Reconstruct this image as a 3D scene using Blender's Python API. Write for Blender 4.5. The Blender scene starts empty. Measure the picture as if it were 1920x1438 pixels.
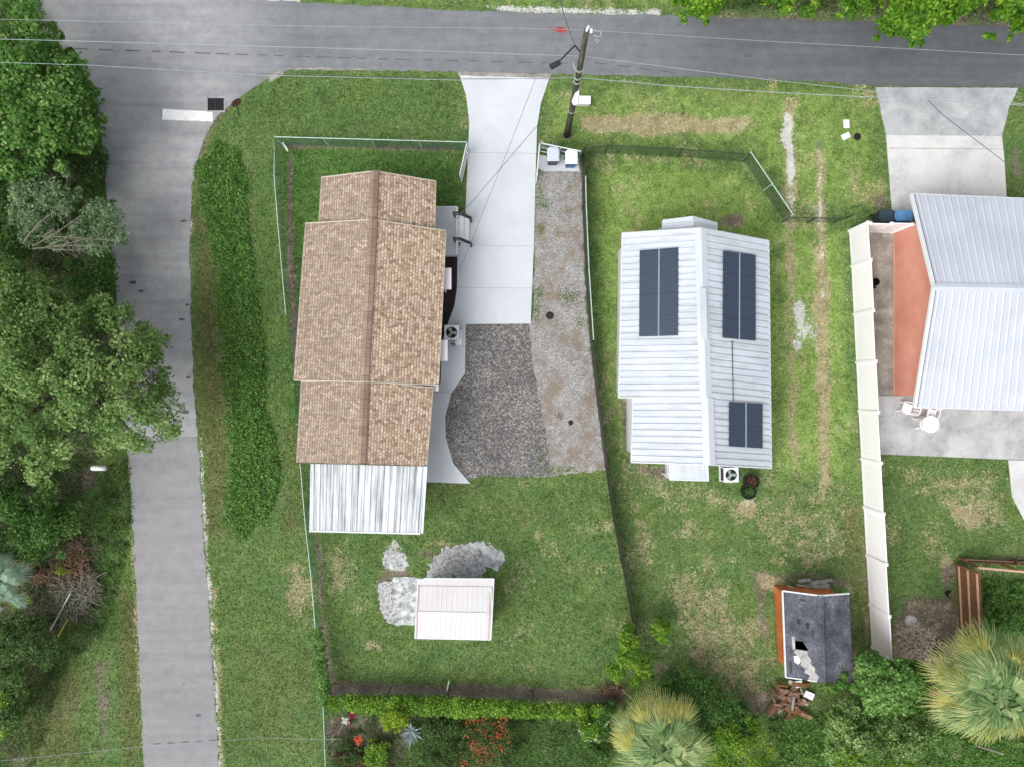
import bpy, math, random
import numpy as np
from mathutils import Vector
random.seed(7); RS = np.random.RandomState(11)
sc = bpy.context.scene
COL = sc.collection
R = math.radians

# ---------------------------------------------------------------- camera
CAMZ = 35.0; F = 1280.0; CX = 960.0; CY = 719.0     # straight-down drone view, 24 mm lens
cd = bpy.data.cameras.new('drone_camera'); cam = bpy.data.objects.new('drone_camera', cd)
COL.objects.link(cam); cam.location = (0, 0, CAMZ); cam.rotation_euler = (0, 0, 0)
cd.sensor_width = 36; cd.lens = 24; cd.sensor_fit = 'HORIZONTAL'; cd.clip_end = 3000
sc.camera = cam
# ---------------------------------------------------------------- sky and soft sun (overcast)
w = bpy.data.worlds.new('World'); sc.world = w; w.use_nodes = True
nt = w.node_tree; nt.nodes.clear()
sky = nt.nodes.new('ShaderNodeTexSky'); sky.sky_type = 'NISHITA'; sky.sun_disc = False
SUN_EL = R(50); SUN_AZ = R(230)
sky.sun_elevation = SUN_EL; sky.sun_rotation = SUN_AZ; sky.dust_density = 4; sky.air_density = 1.2
hs = nt.nodes.new('ShaderNodeHueSaturation'); hs.inputs['Saturation'].default_value = 0.22
bg = nt.nodes.new('ShaderNodeBackground'); bg.inputs[1].default_value = 0.135
wo = nt.nodes.new('ShaderNodeOutputWorld')
nt.links.new(sky.outputs[0], hs.inputs['Color']); nt.links.new(hs.outputs[0], bg.inputs[0]); nt.links.new(bg.outputs[0], wo.inputs[0])
sd = bpy.data.lights.new('sun', 'SUN'); sd.energy = 1.3; sd.angle = R(50); sd.color = (1, 0.975, 0.93)
sun = bpy.data.objects.new('sun', sd); COL.objects.link(sun)
dv = Vector((math.sin(SUN_AZ) * math.cos(SUN_EL), math.cos(SUN_AZ) * math.cos(SUN_EL), math.sin(SUN_EL)))
sun.rotation_euler = dv.to_track_quat('Z', 'Y').to_euler()
sc.view_settings.view_transform = 'Standard'; sc.view_settings.look = 'None'
sc.view_settings.exposure = 0.56; sc.view_settings.gamma = 1

# ---------------------------------------------------------------- helpers
GAIN = 1.30
def A(r, g, b, k=1.0):
    f = lambda c: ((c / 255 + 0.055) / 1.055) ** 2.4 if c > 10 else c / 255 / 12.92
    return tuple(min(0.86, f(c) / GAIN * k) for c in (r, g, b))
def P(px, py, z=0.0):            # point at height z seen from the drone at this place in the survey picture
    k = (CAMZ - z) / F
    return Vector(((px - CX) * k, (CY - py) * k, z))
def PL(px, py, a, b, c):         # point of plane abc seen at px,py
    d = Vector(((px - CX) / F, (CY - py) / F, -1)); o = Vector((0, 0, CAMZ))
    n = (b - a).cross(c - a); t = (a - o).dot(n) / d.dot(n); return o + d * t
def tag(o, label=None, cat=None, group=None, kind=None):
    if label: o['label'] = label
    if cat: o['category'] = cat
    if group: o['group'] = group
    if kind: o['kind'] = kind
    return o
def thing(name, label, cat, loc=(0, 0, 0), group=None, rz=0):
    o = bpy.data.objects.new(name, None); COL.objects.link(o); o.location = loc; o.rotation_euler = (0, 0, rz)
    o.empty_display_size = 0.2
    return tag(o, label, cat, group)
def woff(p):
    v = Vector((0, 0, 0))
    while p is not None: v += p.location; p = p.parent
    return v
class MB:
    def __init__(s): s.v = []; s.f = []; s.uv = []
    def add(s, vs, fs, uvs=None):
        n = len(s.v); s.v += [tuple(v) for v in vs]
        for i, f in enumerate(fs):
            s.f.append([n + k for k in f]); s.uv.append(uvs[i] if uvs else None)
        return s
    def quad(s, a, b, c, d, uv=None): return s.add([a, b, c, d], [(0, 1, 2, 3)], [uv] if uv else None)
    def box(s, c, size, rz=0, tilt=None):
        x, y, z = [k / 2 for k in size]; cs, sn = math.cos(rz), math.sin(rz); c = Vector(c); vs = []
        for dz in (-z, z):
            for dx, dy in ((-x, -y), (x, -y), (x, y), (-x, y)):
                p = Vector((dx, dy, dz))
                if tilt is not None: p = tilt @ p
                vs.append((c.x + p.x * cs - p.y * sn, c.y + p.x * sn + p.y * cs, c.z + p.z))
        return s.add(vs, [(3, 2, 1, 0), (4, 5, 6, 7), (0, 1, 5, 4), (1, 2, 6, 5), (2, 3, 7, 6), (3, 0, 4, 7)])
    def beam(s, a, b, wd, h):      # box between two points, width wd, height h (centred)
        a = Vector(a); b = Vector(b); d = (b - a).normalized()
        up = Vector((0, 0, 1)) if abs(d.z) < .98 else Vector((1, 0, 0))
        x = d.cross(up).normalized() * wd / 2; y = x.cross(d).normalized() * h / 2
        vs = [a - x - y, a + x - y, a + x + y, a - x + y, b - x - y, b + x - y, b + x + y, b - x + y]
        return s.add(vs, [(0, 1, 2, 3), (7, 6, 5, 4), (0, 4, 5, 1), (1, 5, 6, 2), (2, 6, 7, 3), (3, 7, 4, 0)])
    def prism(s, poly, z0, z1):
        n = len(poly); vs = [(p[0], p[1], z0) for p in poly] + [(p[0], p[1], z1) for p in poly]
        ar = sum(poly[i][0] * poly[(i + 1) % n][1] - poly[(i + 1) % n][0] * poly[i][1] for i in range(n))
        t = list(range(n, 2 * n)); bt = list(range(n))
        fs = [t if ar > 0 else t[::-1], bt[::-1] if ar > 0 else bt]
        for i in range(n):
            j = (i + 1) % n; q = (i, j, n + j, n + i); fs.append(q if ar > 0 else q[::-1])
        return s.add(vs, fs)
    def sheet(s, poly, z):
        n = len(poly); ar = sum(poly[i][0] * poly[(i + 1) % n][1] - poly[(i + 1) % n][0] * poly[i][1] for i in range(n))
        idx = list(range(n)); return s.add([(p[0], p[1], z) for p in poly], [idx if ar > 0 else idx[::-1]])
    def tube(s, pts, rs, n=8, cap=True):
        pts = [Vector(p) for p in pts]
        if not hasattr(rs, '__len__'): rs = [rs] * len(pts)
        vs = []; fs = []
        for i, p in enumerate(pts):
            d = (pts[min(i + 1, len(pts) - 1)] - pts[max(i - 1, 0)]).normalized()
            up = Vector((0, 0, 1)) if abs(d.z) < .95 else Vector((1, 0, 0))
            x = d.cross(up).normalized(); y = x.cross(d)
            for k in range(n):
                a = 2 * math.pi * k / n; vs.append(p + (x * math.cos(a) + y * math.sin(a)) * rs[i])
        for i in range(len(pts) - 1):
            for k in range(n):
                k2 = (k + 1) % n; fs.append((i * n + k, i * n + k2, (i + 1) * n + k2, (i + 1) * n + k))
        if cap: fs.append(tuple(range(n))[::-1]); fs.append(tuple(range((len(pts) - 1) * n, len(pts) * n)))
        return s.add(vs, fs)
    def lathe(s, c, prof, n=24, sy=1.0):
        c = Vector(c); vs = []; fs = []
        for r, z in prof:
            for k in range(n):
                a = 2 * math.pi * k / n; vs.append((c.x + r * math.cos(a), c.y + r * sy * math.sin(a), c.z + z))
        for i in range(len(prof) - 1):
            for k in range(n):
                k2 = (k + 1) % n; fs.append((i * n + k, i * n + k2, (i + 1) * n + k2, (i + 1) * n + k))
        fs.append(tuple(range(n))[::-1]); fs.append(tuple(range((len(prof) - 1) * n, len(prof) * n)))
        return s.add(vs, fs)
    def slab(s, a, b, c, d, th):    # sloped slab; a-b eave, c-d ridge side, uv: u along a-b, v from eave
        L = (b - a).length; W = ((d - a).length + (c - b).length) / 2; dn = Vector((0, 0, th))
        vs = [a, b, c, d, a - dn, b - dn, c - dn, d - dn]
        top = (0, 1, 2, 3); nrm = (b - a).cross(d - a)
        fs = [(0, 1, 2, 3), (7, 6, 5, 4), (4, 5, 1, 0), (5, 6, 2, 1), (6, 7, 3, 2), (7, 4, 0, 3)]
        if nrm.z < 0: fs = [f[::-1] for f in fs]; uv = [(0, W), (L, W), (L, 0), (0, 0)]
        else: uv = [(0, 0), (L, 0), (L, W), (0, W)]
        return s.add(vs, fs, [uv, None, None, None, None, None])
    def build(s, name, mat, parent=None, smooth=False, local=False, label=None):
        off = Vector((0, 0, 0)) if (parent is None or local) else woff(parent)
        me = bpy.data.meshes.new(name)
        me.from_pydata([(v[0] - off.x, v[1] - off.y, v[2] - off.z) for v in s.v], [], s.f)
        if any(u for u in s.uv):
            ul = me.uv_layers.new(name='UVMap').data; k = 0
            for f, u in zip(s.f, s.uv):
                for i in range(len(f)):
                    if u: ul[k].uv = u[i]
                    k += 1
        me.materials.append(mat)
        if smooth: me.polygons.foreach_set('use_smooth', [True] * len(me.polygons))
        me.update()
        o = bpy.data.objects.new(name, me); COL.objects.link(o)
        if parent is not None: o.parent = parent
        if label: o['label'] = label
        return o
def dup(o, parent=None, **kw):
    c = o.copy(); COL.objects.link(c)
    if parent is not None: c.parent = parent
    for ch in list(o.children): dup(ch, c)
    return c
def sph(c, r, sx=1, sy=1, sz=1): return None

# ---------------------------------------------------------------- materials
class N:
    def __init__(s, name):
        s.m = bpy.data.materials.new(name); s.m.use_nodes = True; s.t = s.m.node_tree; s.t.nodes.clear()
        s.o = s.t.nodes.new('ShaderNodeOutputMaterial'); s.b = s.t.nodes.new('ShaderNodeBsdfPrincipled')
        s.t.links.new(s.b.outputs[0], s.o.inputs[0]); s.co = s.t.nodes.new('ShaderNodeTexCoord')
        s.b.inputs['Roughness'].default_value = .8
        s.b.inputs['Specular IOR Level'].default_value = .3
    def n(s, t, **kw):
        x = s.t.nodes.new('ShaderNode' + t)
        for k, v in kw.items():
            if k in x.inputs: x.inputs[k].default_value = v
            else: setattr(x, k, v)
        return x
    def l(s, a, b): s.t.links.new(a, b)
    def geo(s): return s.n('NewGeometry').outputs['Position']
    def noise(s, scale, detail=3, rough=.6, vec=None, dist=0, sc=None):
        x = s.n('TexNoise', Scale=scale, Detail=detail, Roughness=rough, Distortion=dist)
        v = vec if vec is not None else s.geo()
        if sc:
            m = s.n('VectorMath', operation='MULTIPLY'); s.l(v, m.inputs[0]); m.inputs[1].default_value = sc; v = m.outputs[0]
        s.l(v, x.inputs['Vector']); return x.outputs['Fac']
    def ramp(s, f, stops, interp='LINEAR'):
        r = s.n('ValToRGB'); r.color_ramp.interpolation = interp; e = r.color_ramp.elements
        while len(e) < len(stops): e.new(.5)
        for k, (p, c) in enumerate(stops):
            e[k].position = p; e[k].color = (*c, 1) if hasattr(c, '__len__') else (c, c, c, 1)
        s.l(f, r.inputs[0]); return r.outputs[0]
    def mix(s, f, a, b, mode='MIX'):
        x = s.n('Mix', data_type='RGBA', blend_type=mode)
        for v, k in ((f, 0), (a, 6), (b, 7)):
            if hasattr(v, 'links') or hasattr(v, 'is_linked'): s.l(v, x.inputs[k])
            elif k == 0: x.inputs[0].default_value = v
            else: x.inputs[k].default_value = (*v, 1)
        return x.outputs[2]
    def math(s, op, a, b=0, c=None, clamp=False):
        x = s.n('Math', operation=op, use_clamp=clamp)
        for k, v in enumerate((a, b, c)):
            if v is None: continue
            if hasattr(v, 'is_linked'): s.l(v, x.inputs[k])
            else: x.inputs[k].default_value = v
        return x.outputs[0]
    def attr(s, name): return s.n('Attribute', attribute_name=name).outputs['Fac']
    def bump(s, h, strength=.4, dist=.02):
        x = s.n('Bump', Strength=strength, Distance=dist); s.l(h, x.inputs['Height']); s.l(x.outputs[0], s.b.inputs['Normal'])
    def col(s, c):
        if hasattr(c, 'is_linked'): s.l(c, s.b.inputs['Base Color'])
        else: s.b.inputs['Base Color'].default_value = (*c, 1)
        return s
    def set(s, **kw):
        for k, v in kw.items(): s.b.inputs[k.replace('_', ' ')].default_value = v
        return s
def simple(name, c, rough=.6, metal=0, var=.15, scale=3, spec=.3, bump=0):
    m = N(name); f = m.noise(scale, 4)
    m.col(m.ramp(f, [(.3, [x * (1 - var) for x in c]), (.7, [min(.88, x * (1 + var)) for x in c])]))
    m.set(Roughness=rough, Metallic=metal, Specular_IOR_Level=spec)
    if bump: m.bump(m.noise(scale * 12, 3), bump, .01)
    return m.m
def mottled(name, stops, s1=.5, s2=6, w2=.5, s3=None, bump=.3, rough=.85, sc=None):
    m = N(name); a = m.noise(s1, 5, .65, sc=sc); b = m.noise(s2, 4, .7)
    f = m.math('ADD', m.math('MULTIPLY', a, 1 - w2), m.math('MULTIPLY', b, w2))
    m.col(m.ramp(f, stops)); m.set(Roughness=rough, Specular_IOR_Level=.2)
    if bump: m.bump(m.noise(s3 or s2 * 5, 3), bump, .02)
    return m

def ground_mat(name, blades=False):
    m = N(name)
    big = m.noise(.30, 4, .6); mid = m.noise(1.7, 5, .7, dist=.6); fine = m.noise(9, 4, .8); fine2 = m.noise(24, 2, .6)
    mid2 = m.noise(3.6, 4, .7); rnd = m.attr('rnd')
    patch = m.math('ADD', m.math('MULTIPLY', m.noise(1.5, 5, .72, dist=.4), .42), m.math('ADD', m.math('MULTIPLY', m.noise(7.5, 4, .8), .40), m.math('MULTIPLY', fine2, .18)))
    if blades: patch = m.math('ADD', m.math('MULTIPLY', patch, .86), m.math('MULTIPLY', rnd, .14))
    g = m.math('ADD', m.math('MULTIPLY', mid, .26), m.math('ADD', m.math('MULTIPLY', fine, .40), m.math('ADD', m.math('MULTIPLY', big, .12), m.math('MULTIPLY', mid2, .22))))
    if blades: g = m.math('ADD', m.math('MULTIPLY', g, .78), m.math('MULTIPLY', rnd, .22))
    K = 1.06 if blades else 1.0
    S = lambda c1, c2, c3, c4: [(.38, A(*c1, K)), (.465, A(*c2, K)), (.535, A(*c3, K)), (.64, A(*c4, K))]
    base = m.ramp(g, S((58, 88, 44), (86, 120, 62), (102, 136, 76), (140, 164, 108)))
    hue = m.ramp(m.noise(.55, 4, .65), [(.38, 0), (.62, 1)])
    base = m.mix(m.math('MULTIPLY', hue, .55), base, m.ramp(g, S((66, 88, 40), (102, 128, 58), (122, 146, 74), (158, 174, 108))))
    def layer(base, at, stops, nz, lo=.35, hi=.65, amp=.9, mx=1.0):
        a = m.attr(at); t = m.math('ADD', a, m.math('MULTIPLY', m.math('MULTIPLY', m.math('SUBTRACT', nz, .5), amp), m.math('MULTIPLY', a, 2.6, clamp=True)))
        mr = m.n('MapRange'); mr.interpolation_type = 'SMOOTHSTEP'
        mr.inputs[1].default_value = lo; mr.inputs[2].default_value = hi; mr.inputs[4].default_value = mx
        m.l(t, mr.inputs[0]); return m.mix(mr.outputs[0], base, m.ramp(g, stops))
    base = layer(base, 'lush', S((50, 84, 34), (78, 120, 52), (92, 134, 62), (126, 160, 90)), mid, .2, .9, .8)
    base = layer(base, 'bright', S((88, 122, 50), (122, 158, 70), (140, 174, 84), (178, 200, 120)), mid, .2, .9, .9)
    base = layer(base, 'olive', S((66, 74, 40), (96, 104, 58), (116, 122, 74), (150, 152, 104)), mid, .2, .95, .8)
    base = layer(base, 'dirt', S((76, 66, 58), (118, 106, 94), (142, 130, 116), (186, 174, 158)), patch, .36, .72, 1.7, .93)
    base = layer(base, 'dry', S((122, 114, 78), (168, 156, 116), (190, 178, 138), (226, 214, 176)), patch, .42, .74, 3.2, .86)
    base = layer(base, 'sand', S((150, 150, 148), (206, 206, 202), (222, 222, 218), (242, 240, 234)), patch, .42, .62, 4.0, .95)
    hsv = m.n('HueSaturation', Hue=.492, Saturation=.94, Value=1.06); m.l(base, hsv.inputs['Color']); m.col(hsv.outputs[0]); m.set(Roughness=.95, Specular_IOR_Level=.1)
    m.bump(fine, .8, .06)
    return m.m
M = {}
M['ground'] = ground_mat('lawn_soil'); M['grass'] = ground_mat('grass_blades', True)

def asphalt(name, lo, mid_, hi, stain=A(80, 76, 76), east=None):
    m = N(name); a = m.noise(.22, 4, .6, sc=(1, 1, 1)); b = m.noise(1.6, 5, .7); c = m.noise(38, 3, .8)
    tr = m.noise(.9, 3, .6, sc=(.15, 2.2, 1))
    f = m.math('ADD', m.math('ADD', m.math('MULTIPLY', a, .18), m.math('MULTIPLY', b, .27)), m.math('ADD', m.math('MULTIPLY', c, .33), m.math('MULTIPLY', tr, .22)))
    base = m.ramp(f, [(.34, lo), (.5, mid_), (.66, hi)])
    sp = m.ramp(m.noise(2.6, 2, .5), [(.70, 0), (.76, 1)]); base = m.mix(m.math('MULTIPLY', sp, .35), base, stain)
    if east:      # newer, darker surfacing east of the pole
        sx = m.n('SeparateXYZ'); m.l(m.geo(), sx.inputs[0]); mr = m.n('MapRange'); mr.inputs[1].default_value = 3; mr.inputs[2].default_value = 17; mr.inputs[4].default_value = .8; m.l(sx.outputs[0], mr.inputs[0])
        base = m.mix(mr.outputs[0], base, m.ramp(f, [(.34, east[0]), (.5, east[1]), (.66, east[2])]))
    if east:      # side street lightened in its colour to make up for tree shade
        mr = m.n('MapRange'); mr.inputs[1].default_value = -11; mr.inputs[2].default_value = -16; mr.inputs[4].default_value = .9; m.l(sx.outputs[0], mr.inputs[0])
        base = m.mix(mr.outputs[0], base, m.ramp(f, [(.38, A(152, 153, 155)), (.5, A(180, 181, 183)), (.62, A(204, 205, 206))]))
    m.col(base); m.set(Roughness=.9, Specular_IOR_Level=.15); m.bump(c, .5, .015); return m.m
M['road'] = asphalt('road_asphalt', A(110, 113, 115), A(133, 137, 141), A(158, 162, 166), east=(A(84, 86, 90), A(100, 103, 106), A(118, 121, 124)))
M['road2'] = asphalt('old_road_asphalt', A(134, 134, 136), A(156, 156, 159), A(178, 178, 180), A(140, 138, 138))
def concrete(name, lo, mid_, hi, blot=.35, s=.5):
    m = N(name); a = m.noise(s, 6, .62, dist=.4); b = m.noise(7, 4, .7); c = m.noise(60, 2, .6)
    f = m.math('ADD', m.math('MULTIPLY', a, .7), m.math('ADD', m.math('MULTIPLY', b, .2), m.math('MULTIPLY', c, .1)))
    base = m.ramp(f, [(.5 - blot / 2, lo), (.5, mid_), (.5 + blot / 2, hi)])
    m.col(base); m.set(Roughness=.85, Specular_IOR_Level=.2); m.bump(c, .2, .01); return m.m
M['drive'] = concrete('new_concrete', A(205, 212, 218), A(218, 223, 229), A(228, 232, 238))
M['oldcon'] = concrete('old_concrete', A(186, 190, 192), A(224, 224, 224), A(240, 240, 238), .3, .45)
M['staincon'] = concrete('stained_concrete', A(120, 116, 110), A(160, 158, 152), A(200, 198, 192), .34, 1.3)
M['rubcon'] = concrete('broken_concrete', A(112, 112, 112), A(190, 196, 198), A(240, 240, 238), .26, 3.2)
M['patio'] = concrete('patio_concrete', A(158, 160, 160), A(196, 198, 200), A(222, 224, 226), .3, .7)
M['apron'] = concrete('stained_apron', A(150, 156, 157), A(184, 188, 190), A(214, 216, 218), .34, .9)
def gravel(name, cs, sz, weeds=0, blot=None):
    m = N(name)
    v = m.n('TexVoronoi', Scale=sz); m.l(m.geo(), v.inputs['Vector']); v2 = m.n('TexVoronoi', Scale=sz * 2.3); m.l(m.geo(), v2.inputs['Vector'])
    sep = m.n('SeparateColor'); m.l(v.outputs['Color'], sep.inputs[0]); a = m.noise(.55, 5, .65, dist=.4)
    s2 = m.n('SeparateColor'); m.l(v2.outputs['Color'], s2.inputs[0])
    f = m.math('ADD', m.math('MULTIPLY', sep.outputs[0], .42), m.math('ADD', m.math('MULTIPLY', a, .38), m.math('MULTIPLY', s2.outputs[1], .2)))
    base = m.ramp(f, cs)
    if blot: base = m.mix(m.math('MULTIPLY', m.ramp(m.noise(.7, 5, .7), [(.47, 0), (.62, 1)]), .75), base, blot)
    m.col(base); m.set(Roughness=.9, Specular_IOR_Level=.15)
    m.bump(m.math('ADD', v.outputs['Distance'], v2.outputs['Distance']), .7, .03); return m.m
M['gravel'] = gravel('pale_gravel', [(.2, A(120, 118, 116)), (.42, A(164, 163, 161)), (.6, A(186, 185, 183)), (.85, A(228, 228, 226))], 20, blot=A(152, 134, 116))
M['gravel2'] = gravel('dark_gravel', [(.2, A(82, 80, 80)), (.40, A(112, 110, 109)), (.6, A(142, 140, 138)), (.84, A(214, 212, 208))], 16)
M['gravel3'] = gravel('grey_rubble', [(.2, A(132, 132, 132)), (.42, A(176, 176, 178)), (.62, A(214, 214, 212)), (.86, A(214, 214, 216))], 12)
M['mulch'] = gravel('mulch', [(.2, A(38, 34, 34)), (.5, A(62, 56, 54)), (.9, A(92, 84, 78))], 22)
M['paint'] = concrete('road_paint', (.66, .67, .67), (.8, .81, .81), (.86, .86, .86), .3, 3)
M['white'] = simple('white_vinyl', (.87, .85, .87), .35, var=.02, spec=.4)
M['whitemet'] = simple('white_painted_metal', A(238, 242, 246), .4, var=.04)
M['plastic_w'] = simple('white_plastic', (.84, .84, .84), .35, var=.02)
M['galv'] = simple('galvanised_steel', A(178, 196, 188), .45, .3, var=.12)
M['rail'] = simple('pale_fence_rail', A(196, 222, 208), .4, .1, var=.12)
M['darkrail'] = simple('dark_fence_rail', A(54, 76, 64), .5, .1)
M['alu'] = simple('aluminium_rail', A(156, 172, 194), .4, .2)
M['dark'] = simple('dark_metal', A(58, 62, 66), .5, .2)
M['black'] = simple('black_plastic', A(30, 30, 32), .5)
M['pole'] = N('weathered_pole'); _p = M['pole']; _p.col(_p.ramp(_p.noise(9, 4, .7, sc=(1, 1, .15)), [(.3, A(46, 42, 36)), (.5, A(78, 78, 66)), (.7, A(116, 114, 98))])); M['pole'] = _p.m
M['salmon'] = N('salmon_stucco'); _p = M['salmon']; _p.col(_p.ramp(_p.noise(.8, 4, .6), [(.3, A(222, 150, 128)), (.7, A(240, 176, 154))])); _p.bump(_p.noise(60, 2), .3, .01); M['salmon'] = _p.m
M['beige'] = simple('beige_siding', A(206, 196, 180), .7, var=.05)
M['glass'] = simple('window_glass', A(50, 62, 72), .08, var=.1, spec=.6)
M['rust'] = N('rusty_orange_siding'); _p = M['rust']; _p.col(_p.ramp(_p.noise(2.5, 5, .7, sc=(1, 1, .3)), [(.3, A(170, 96, 52)), (.5, A(200, 116, 62)), (.7, A(216, 140, 88))])); M['rust'] = _p.m
M['wood'] = N('brown_boards'); _p = M['wood']; _p.col(_p.ramp(_p.noise(6, 5, .7, sc=(.4, 3, 1)), [(.3, A(92, 62, 40)), (.5, A(130, 92, 60)), (.7, A(152, 112, 78))])); M['wood'] = _p.m
M['woodlight'] = simple('pale_wood', A(214, 178, 150), .7, var=.12)
M['woodred'] = simple('reddish_wood', A(150, 116, 98), .8, var=.45, scale=5)
M['bark'] = simple('grey_bark', A(112, 104, 90), .9, var=.3, scale=6, bump=.5)
M['twig'] = simple('pale_branch', A(136, 132, 116), .9, var=.3, scale=5)
M['navy'] = simple('navy_bin_plastic', A(50, 56, 78), .45)
M['blue'] = simple('blue_bin_plastic', A(34, 98, 158), .4)
M['bluelid'] = simple('light_blue_lid', A(104, 160, 214), .4)
M['greenbin'] = simple('dark_green_bin_plastic', A(62, 78, 86), .45)
M['lidgrey'] = simple('pale_lid', A(214, 220, 232), .4, var=.04)
M['yellow'] = simple('yellow_pole', A(206, 186, 70), .5)
M['red'] = simple('red_paint', A(176, 78, 76), .6, var=.25)
M['joint'] = simple('slab_joint', A(176, 184, 190), .9)
M['brown_twig'] = simple('brown_brushwood', A(136, 110, 90), .9, var=.45, scale=6)
M['chips'] = simple('pale_chips', A(216, 200, 184), .9, var=.2, scale=6)
M['edge_shade'] = simple('ridge_cap_edge_shade', A(116, 98, 88), .9)
M['crack'] = simple('dark_sealed_crack', A(104, 107, 110), .9)
M['wire'] = simple('pale_cable', A(170, 180, 184), .4, var=.05)
M['wiredark'] = simple('dark_cable', A(88, 92, 96), .5, var=.05)
# shingles
def shingle():
    m = N('brown_shingles'); u = m.n('UVMap').outputs[0]
    wob = m.n('VectorMath', operation='ADD'); m.l(u, wob.inputs[0]); wn = m.n('TexNoise', Scale=1.5, Detail=2); m.l(u, wn.inputs['Vector']); ws = m.n('VectorMath', operation='SCALE'); m.l(wn.outputs['Color'], ws.inputs[0]); ws.inputs['Scale'].default_value = .05; m.l(ws.outputs[0], wob.inputs[1]); uu = wob.outputs[0]
    br = m.n('TexBrick', Scale=1.0); br.offset = .5; br.inputs['Mortar Size'].default_value = .016; br.inputs['Mortar Smooth'].default_value = .5
    br.inputs['Brick Width'].default_value = .17; br.inputs['Row Height'].default_value = .137; br.inputs['Bias'].default_value = 0
    br.inputs['Color1'].default_value = (0, 0, 0, 1); br.inputs['Color2'].default_value = (1, 1, 1, 1); br.inputs['Mortar'].default_value = (.35, .35, .35, 1)
    m.l(uu, br.inputs['Vector'])
    bl = m.noise(.9, 5, .7, vec=u, sc=(1, .5, 1)); st = m.noise(2.2, 4, .75, vec=u, sc=(4.5, .7, 1)); fn = m.noise(16, 3, .8, vec=u)
    sep = m.n('SeparateColor'); m.l(br.outputs['Color'], sep.inputs[0])
    f = m.math('ADD', m.math('MULTIPLY', sep.outputs[0], .20), m.math('ADD', m.math('MULTIPLY', st, .36), m.math('MULTIPLY', fn, .44)))
    base = m.ramp(f, [(.32, A(104, 86, 76)), (.41, A(166, 143, 122)), (.49, A(208, 184, 160)), (.56, A(228, 208, 184)), (.66, A(246, 232, 212))])
    base = m.mix(m.math('MULTIPLY', m.ramp(bl, [(.44, 0), (.64, 1)]), .30), base, A(166, 138, 122))
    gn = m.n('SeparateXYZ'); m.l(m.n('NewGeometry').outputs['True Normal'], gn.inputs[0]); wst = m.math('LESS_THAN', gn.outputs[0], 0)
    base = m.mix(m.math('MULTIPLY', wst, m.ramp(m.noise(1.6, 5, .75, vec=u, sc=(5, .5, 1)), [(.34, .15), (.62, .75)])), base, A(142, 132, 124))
    sy = m.n('SeparateXYZ'); m.l(uu, sy.inputs[0]); row = m.math('FRACT', m.math('DIVIDE', sy.outputs[1], .137))
    base = m.mix(m.math('MULTIPLY', m.math('LESS_THAN', row, .24), .42), base, A(110, 88, 76))
    base = m.mix(m.math('MULTIPLY', br.outputs['Fac'], .30), base, A(110, 88, 76))
    m.col(base); m.set(Roughness=.95, Specular_IOR_Level=.1)
    m.bump(m.math('SUBTRACT', fn, br.outputs['Fac']), .5, .02); return m.m
M['shingle'] = shingle()
def capmat():
    m = N('ridge_cap_shingles'); u = m.n('UVMap').outputs[0]; br = m.n('TexBrick', Scale=1.0); br.offset = 0
    for k, v in (('Mortar Size', .012), ('Brick Width', .42), ('Row Height', 3.0)): br.inputs[k].default_value = v
    br.inputs['Color1'].default_value = (*A(140, 122, 112), 1); br.inputs['Color2'].default_value = (*A(184, 164, 152), 1); br.inputs['Mortar'].default_value = (*A(96, 72, 58), 1)
    m.l(u, br.inputs['Vector']); m.col(m.mix(.35, br.outputs['Color'], m.ramp(m.noise(14, 3), [(.3, A(120, 94, 76)), (.7, A(190, 160, 134))])))
    m.set(Roughness=.95, Specular_IOR_Level=.1); return m.m
M['cap'] = capmat()
def metalroof(name, lo, mid_, hi, s1=.5, streak=None, streakc=None, amt=.6, rough=.4):
    m = N(name); a = m.noise(s1, 5, .6); u = m.n('UVMap').outputs[0]
    base = m.ramp(a, [(.3, lo), (.5, mid_), (.7, hi)])
    if streak:
        st = m.noise(1, 4, .7, vec=u, sc=streak); base = m.mix(m.math('MULTIPLY', m.ramp(st, [(.45, 0), (.68, 1)]), amt), base, streakc)
    m.col(base); m.set(Roughness=rough, Specular_IOR_Level=.35); return m.m
M['roofwhite'] = metalroof('white_metal_roof', A(204, 211, 221), A(213, 220, 230), A(221, 227, 236), streak=(2.4, .4, 1), streakc=A(184, 190, 192), amt=.75)
M['roofgrey'] = metalroof('pale_grey_metal_roof', A(196, 202, 212), A(206, 212, 224), A(216, 221, 232), streak=(1.4, .3, 1), streakc=A(198, 206, 218), amt=.5)
M['rooffrail'] = metalroof('weathered_white_metal_roof', A(196, 204, 210), A(222, 228, 232), A(240, 244, 246), streak=(5.5, .22, 1), streakc=A(112, 120, 126), amt=.95, rough=.6)
M['roofshed'] = metalroof('shed_roof_sheet', A(216, 213, 214), A(226, 223, 224), A(232, 230, 231), streak=(3, .5, 1), streakc=A(220, 216, 222), amt=.6, rough=.6)
M['pinktrim'] = simple('faded_pink_trim', A(216, 196, 196), .6)
M['tar'] = mottled('grey_shingles', [(.34, A(58, 60, 70)), (.46, A(84, 86, 96)), (.56, A(108, 110, 120)), (.68, A(152, 154, 162))], 1.3, 9, .45, bump=.3).m
M['ply'] = mottled('bare_plywood', [(.3, A(120, 118, 116)), (.5, A(182, 180, 178)), (.7, A(222, 220, 218))], 2.2, 9, .5).m
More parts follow.
